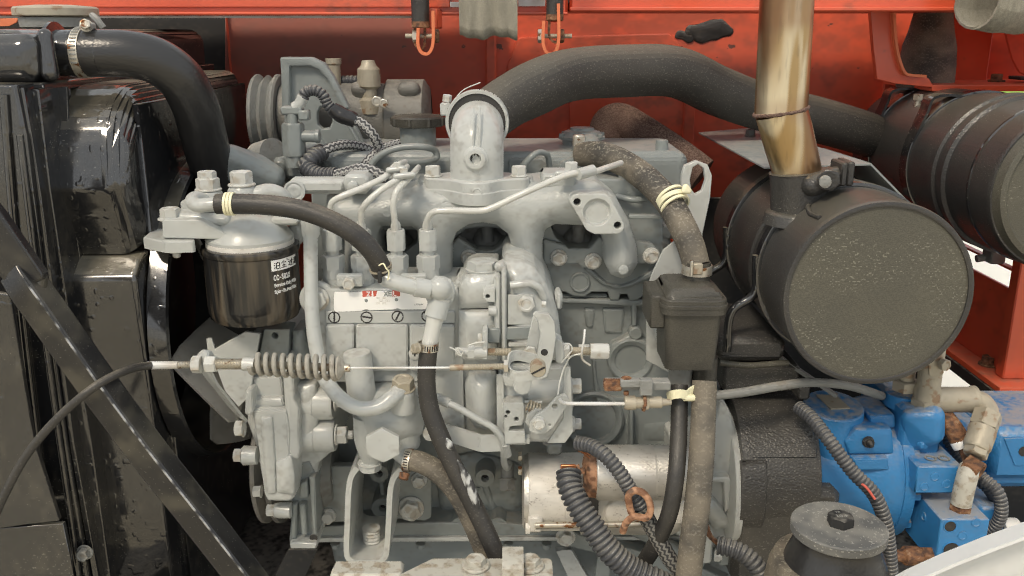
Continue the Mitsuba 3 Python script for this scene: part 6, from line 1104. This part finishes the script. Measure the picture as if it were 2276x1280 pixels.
add(bp, 'hex', hexpx(978, 643, -.022, 58, 8, 0, 0, rot=.25, dish=False), 'lit_grey'); add(bp, 'ball', boss(978, 641, -.026, [(26, 0), (25, 8), (21, 15), (14, 20), (6, 22), (0, 22.5)], 32), 'lit_grey'); add(bp, 'body', boss(980, 645, -.0, [(32, -4), (32, 34), (28, 38)], 32), 'lit_grey')
add(bp, 'left_pipe', tube([P(848, 606, -.022), P(858, 618, -.026), P(880, 628, -.030), P(915, 637, -.030), P(955, 643, -.024)], [.0095, .0095, .0088, .0088, .0088], 18), 'lit_grey'); add(bp, 'left_sleeve', tube([P(922, 638, -.03), P(955, 643, -.026)], .0108, 18), 'lit_grey')
add(bp, 'down_pipe', tube([P(978, 662, -.018), P(970, 695, -.022), P(962, 730, -.026), P(952, 775, -.03)], [.012, .0105, .009, .009], 20), 'pipe'); add(bp, 'down_sleeve', tube([P(977, 668, -.018), P(967, 706, -.024)], .0125, 20), 'lit_grey')
h2 = thing('fuel_hose', 'long black hose with scraped white streaks hanging from the banjo pipe to the bottom', 'hose')
add(h2, 'hose', tube([P(953, 768, -.03), P(950, 800, -.032), P(948, 850, -.034), P(956, 910, -.038), P(978, 970, -.044), P(1010, 1040, -.05), P(1046, 1110, -.056), P(1080, 1180, -.062), P(1116, 1262, -.07)], [.0105, .0105, .0105, .0108, .011, .011, .011, .011, .011], 22), 'rubber'); add(h2, 'worn_streak', (tube([P(990, 972, -.0505), P(1000, 990, -.053), P(1005, 1002, -.0535)], [.001, .005, .001], 10)), 'scrape'); add(h2, 'worn_streak', (tube([P(1016, 1022, -.055), P(1036, 1060, -.060), P(1056, 1110, -.0645), P(1064, 1140, -.066)], [.001, .0055, .005, .001], 10)), 'scrape')
def wormclamp(par, c, ax, r, w=.009, side=(1, 0, 0), scr=None):
    k_ = add(par, 'hose_clamp', clampband(c, ax, r, w), 'zinc'); ax = unit(ax)
    f = unit(NY - ax * (NY @ ax)); s_ = np.cross(ax, f)
    for i in range(7):
        a = math.radians(-10 + i * 13); d = f * math.cos(a) + s_ * math.sin(a) * np.sign(s_[0] + 1e-9); q_ = c + d * (r + .0012)
        add(k_, 'slot', tube([q_ - ax * w * .33, q_ + ax * w * .33], .0007, 6), 'ink')
    d = f * .8 - s_ * .7 * np.sign(s_[0] + 1e-9); q_ = c + unit(d) * (r + .003); add(k_, 'screw', hexb(q_, f * .6 - s_ * np.sign(s_[0]) * .8, .010, .005, .0062, .003), scr or 'fitting'); return k_
wormclamp(h2, P(951, 770, -.03), P(950, 800, -.032) - P(953, 760, -.03), .0112)
h3 = thing('return_hose', 'dusty black hose with rusty clamp curving from the feed pump down to the bottom bracket', 'hose')
add(h3, 'hose', tube([P(902, 1022, -.02), P(930, 1026, -.024), P(968, 1045, -.03), P(1008, 1085, -.034), P(1044, 1150, -.038), P(1072, 1215, -.042), P(1090, 1270, -.046)], [.0125, .0128, .0128, .0125, .012, .012, .012], 22), 'dusty_rubber'); wormclamp(h3, P(908, 1023, -.021), P(930, 1026, -.024) - P(896, 1020, -.02), .0132, .008, scr='rust')
# breather hose, canister and its drain hoses
bhz = thing('breather_hose', 'thick dusty breather hose sweeping from the rocker cover down to the black canister', 'hose')
add(bhz, 'hose', tube([P(1290, 345, .22), P(1310, 342, .21), P(1345, 345, .19), P(1395, 368, .16), P(1445, 405, .12), P(1488, 452, .085), P(1515, 500, .06), P(1535, 545, .045), P(1548, 590, .035)], [.0165, .0168, .017, .0172, .017, .0168, .0165, .0165, .016], 28), 'dusty_rubber')
aw = unit(P(1515, 500, .06) - P(1488, 452, .085)); cw = P(1502, 440, .085)
add(bhz, 'zip_tie', cat([clampband(P(1494, 446, .082) + aw * o_, unit(aw + V(*j_)), .0172, .0036, .0018) for o_, j_ in [(-.006, (.1, 0, .06)), (-.001, (0, .05, -.05)), (.004, (-.06, 0, .08)), (.0085, (.05, 0, 0))]]), 'cream', label='cream cable ties wound round the hose'); add(bhz, 'tie_head', hull((P(1524, 416, .068), .004), (P(1530, 424, .068), .004), (P(1520, 424, .066), .003)), 'cream')
k_ = add(bhz, 'hose_clamp', clampband(P(1549, 598, .033), Z, .0168, .011), 'zinc'); add(k_, 'screw_box', boxpx(1538, 586, 1562, 612, .012, .018, .0015), 'fitting'); add(k_, 'bar', boxpx(1536, 580, 1540, 616, .008, .014, .0008), 'zinc')
YN = -.02; cn = thing('breather_canister', 'black plastic breather canister with domed lid standing right of the engine', 'canister')
xa, xb2 = P(1480, 700, YN)[0], P(1608, 700, YN)[0]
zl1, zl2, zb2 = P(1540, 668, YN)[2], P(1540, 692, YN)[2], P(1540, 824, YN)[2]
pln = Polygon([(xa, YN), (xb2, YN), (xb2, YN + .085), (xa, YN + .085)]).buffer(-.010).buffer(.010, quad_segs=6)
mcan = topdown(pln, zl2, zl2 - zb2, .001); v = np.array(mcan.vertices); low_ = v[:, 2] < zb2 + .001; kx = (xa + xb2) / 2 ; v[low_, 0] = kx + (v[low_, 0] - kx) * .88; v[low_, 1] += (YN + .04 - v[low_, 1]) * .1; mcan.vertices = v
add(cn, 'body', mcan, 'plastic'); add(cn, 'lid_rim', topdown(pln.buffer(.005), zl1 + .001, zl1 - zl2 + .003, .002), 'plastic'); add(cn, 'rim_groove', topdown(pln.buffer(.0065), zl1 - .005, .003, .001), 'plastic')
m = relief(pln.buffer(.002), [(0, 0), (.002, .004), (.006, .009), (.012, .0115), (.02, .0125)], .004); v = np.array(m.vertices); m.vertices = np.c_[v[:, :2], v[:, 2] + zl1]; add(cn, 'lid', m, 'plastic')
add(cn, 'side_lug', box(V(xa - .016, YN + .012, P(1450, 708, .03)[2]), V(xa + .002, YN + .078, zl1 + .002), .002), 'plastic'); add(cn, 'spigot', lathe([(.017, -.01), (.0155, 0), (.0155, .02)], V(P(1549, 612, .033)[0], .033, zl1 + .012), Z, 28), 'plastic')
add(cn, 'bracket_plate', plate([(1436, 800), (1438, 640), (1450, 606), (1474, 556), (1508, 528), (1540, 560), (1560, 640), (1560, 800), (1490, 830)], .085, .003, b=.001), 'lit_grey'); add(cn, 'bracket_edge', boxpx(1472, 715, 1480, 780, .03, .084, .001), 'lit_grey')
add(cn, 'drain_stub', lathe([(.0145, 0), (.0145, .05)], V(P(1512, 830, .02)[0], .02, zb2 - .045), Z, 24), 'dirty'); add(cn, 'outlet_stub', lathe([(.0145, 0), (.0145, .05)], V(P(1566, 830, .015)[0], .015, zb2 - .045), Z, 24), 'plastic')
solo('drain_hose', 'thin black drain hose under the canister passing in front of the starter', 'hose', tube([P(1510, 855, -.02), P(1510, 900, -.03), P(1508, 980, -.05), P(1502, 1060, -.07), P(1488, 1140, -.075), P(1462, 1200, -.06), P(1425, 1260, -.03), P(1400, 1300, -.01)], .0098, 22), 'rubber')
solo('drain_hose', 'thick grey dusty hose hanging straight down from the canister to the bottom edge', 'hose', tube([P(1566, 846, -.03), P(1564, 900, -.04), P(1560, 1000, -.06), P(1550, 1120, -.08), P(1536, 1230, -.09), P(1526, 1320, -.095)], [.0142, .0142, .0145, .0148, .0148, .0148], 26), 'dusty_rubber')
# ---------------------------------------------------------------- starter motor and cables
st = thing('starter_motor', 'silver starter motor with solenoid and rusty terminals below the engine block', 'starter motor')
ys = .055; ysl = P(1225, 1090, ys); sS_ = W(1, ys, 1090)
def xlath(px0, py, Y, prof, n=56): s_ = W(1, Y, py); return lathe([(r * s_, h * s_) for r, h in prof], P(px0, py, Y), X, n)
add(st, 'end_cover', xlath(1160, 1092, ys, [(0, 0), (70, 0), (80, 4), (82, 14), (0, 16)]), 'alu'); add(st, 'yoke', xlath(1174, 1092, ys, [(84, 0), (85, 1), (85, 78), (84, 79), (84, 81), (85, 82), (85, 130), (70, 140), (0, 140)]), 'dull_alu'); add(st, 'main_case', xlath(1290, 1110, ys + .01, [(76, 0), (76, 200), (60, 230)]), 'alu')
add(st, 'solenoid', xlath(1322, 1050, .022, [(0, 0), (58, 0), (61, 4), (61, 126), (60, 128), (60, 130), (61, 131), (61, 206), (56, 212), (0, 214)]), 'alu', label='bright silver solenoid drum'); add(st, 'solenoid_cap', xlath(1296, 1052, .022, [(30, 0), (46, 4), (54, 10), (56, 28), (0, 29)]), 'flat_rust', label='rust-brown terminal cap')
add(st, 'terminal', cat(hexb(P(1288, 1046, .0), -X, 24 * sS_, 10 * sS_, 14 * sS_, 3 * sS_), thread(P(1262, 1046, .0), P(1300, 1046, .0), .0042), hexb(P(1268, 1046, .0), -X, 24 * sS_, 8 * sS_)), 'flat_rust'); add(st, 'terminal_lug', boxpx(1246, 1034, 1280, 1060, -.008, -.004, .001), 'copper')
add(st, 'link_strap', boxpx(1300, 1090, 1330, 1150, .0, .01, .002), 'dark'); add(st, 'nose', plate([(1320, 1096), (1440, 1100), (1560, 1120), (1560, 1166), (1440, 1170), (1250, 1166), (1245, 1150), (1290, 1140)], .018, .06, r=.004, b=.006), 'dull_alu'); add(st, 'nose_boss', boss(1378, 1140, .016, [(36, -4), (34, 2), (30, 5), (20, 6), (0, 6.5)], 28), 'dull_alu')
add(st, 'tie_rod', tube([P(1190, 1168, .0), P(1450, 1164, .0)], .0042, 12), 'zinc'); add(st, 'rod_head', cat(hexb(P(1178, 1174, .005), -X, 22 * sS_, 10 * sS_), boxpx(1174, 1150, 1206, 1186, .0, .04, .003)), 'dull_alu'); add(st, 'cover_bolt', cat(hexb(P(1160, 1014, .03), -X, 18 * sS_, 8 * sS_), hexb(P(1160, 1046, .02), -X, 18 * sS_, 8 * sS_)), 'zinc'); add(st, 'bracket', boxpx(1215, 985, 1250, 1012, .04, .08, .003), 'grey'); add(st, 'mount_flange', plate([(1520, 1000), (1560, 990), (1580, 1010), (1580, 1100), (1560, 1150), (1520, 1170)], .035, .05, r=.004, b=.004), 'alu')
loom('wiring_conduit', [(1284, 985, -.01), (1310, 990, -.022), (1345, 1012, -.04), (1376, 1048, -.05), (1402, 1090, -.055), (1428, 1130, -.058)], .0092, .0055, 'grey corrugated conduit lying diagonally over the silver solenoid')
loom('wiring_conduit', [(1264, 1050, -.016), (1266, 1078, -.028), (1284, 1120, -.042), (1318, 1172, -.055), (1352, 1220, -.065), (1400, 1262, -.07), (1460, 1292, -.075), (1520, 1320, -.075)], .0155, .0066, 'thick grey corrugated battery conduit running from the starter to the bottom', .2)
solo('copper_wire', 'small bare copper strands above the solenoid', 'wire', cat([tube([P(1284, 992 + j, -.012), P(1296, 998 + j, -.012), P(1310, 1002 + 2 * j, -.004)], .0012, 6) for j in (0, 4, 8)]), 'copper')
hk = solo('wire_hook', 'rusty bent wire hook holding the conduits below the solenoid', 'hook', rough(tube([P(1384, 1182, -.066), P(1392, 1162, -.072), P(1410, 1148, -.076), P(1438, 1150, -.078), P(1446, 1128, -.078), P(1434, 1100, -.076), P(1412, 1090, -.074), P(1398, 1100, -.073), P(1400, 1128, -.072), P(1404, 1140, -.072)], .0042, 12), .0006, 200), 'flat_rust')
braid('dark braided cable continuing below the wire hook', [(1426, 1128, -.058), (1445, 1165, -.06), (1470, 1210, -.064), (1500, 1256, -.07), (1560, 1300, -.075)], .0095, 'dark_braid')
loom('wiring_conduit', [(1596, 1212, -.02), (1625, 1218, -.026), (1655, 1232, -.032), (1680, 1256, -.038), (1700, 1300, -.04)], .0115, .006, 'pale grey corrugated conduit end in the bottom right of the housing', .18)
solo('signal_wire', 'thin pink and black wires entering the pale conduit end', 'wire', cat(tube([P(1566, 1168, .0), P(1575, 1190, -.01), P(1600, 1214, -.02)], .0022, 8), tube([P(1572, 1166, .0), P(1582, 1192, -.012), P(1602, 1210, -.022)], .0018, 8)), 'rust')
# cream rusty bracket at the bottom edge
bk = thing('bottom_bracket', 'rusty cream-painted steel bracket with bolts along the bottom edge', 'bracket')
YX = -.12
def topbox(x0_, x1_, ytop, yfront, Yb, Yf, b, m, nm): z_ = P((x0_ + x1_) / 2, yfront, Yf)[2]; return add(bk, nm, box(V(P(x0_, yfront, Yf)[0], Yf, z_ - .03), V(P(x1_, yfront, Yf)[0], Yb, z_), b), m)
topbox(732, 892, 1260, 1278, YX + .03, YX, .003, 'cream_rust', 'bar')
zk = P(1060, 1280, YX)[2]; gk = Polygon([(P(896, 1272, YX)[0], YX), (P(1218, 1272, YX)[0], YX), (P(1218, 1272, YX)[0], YX + .030), (P(960, 1272, YX)[0], YX + .030)]).buffer(.006)
add(bk, 'top_plate', topdown(gk, zk, .03, .002), 'cream_rust')
for x in (1058, 1178): add(bk, 'bolt', cat(hexb(V(P(x, 1268, YX + .02)[0], YX + .018, zk), Z, .02, .008, .016, .004)), 'cream_rust')
add(bk, 'saddle_clamp', sweep(np.array([[-.002, -.012], [.002, -.012], [.002, .012], [-.002, .012]]), np.array([V(P(1140, 1268, YX)[0], YX - .004, zk - .03), V(P(1140, 1268, YX)[0], YX - .004, zk + .012), V(P(1140, 1268, YX)[0], YX + .004, zk + .016), V(P(1140, 1268, YX)[0], YX + .03, zk + .016), V(P(1140, 1268, YX)[0], YX + .036, zk)]), [1, 0, 0]), 'cream_rust')
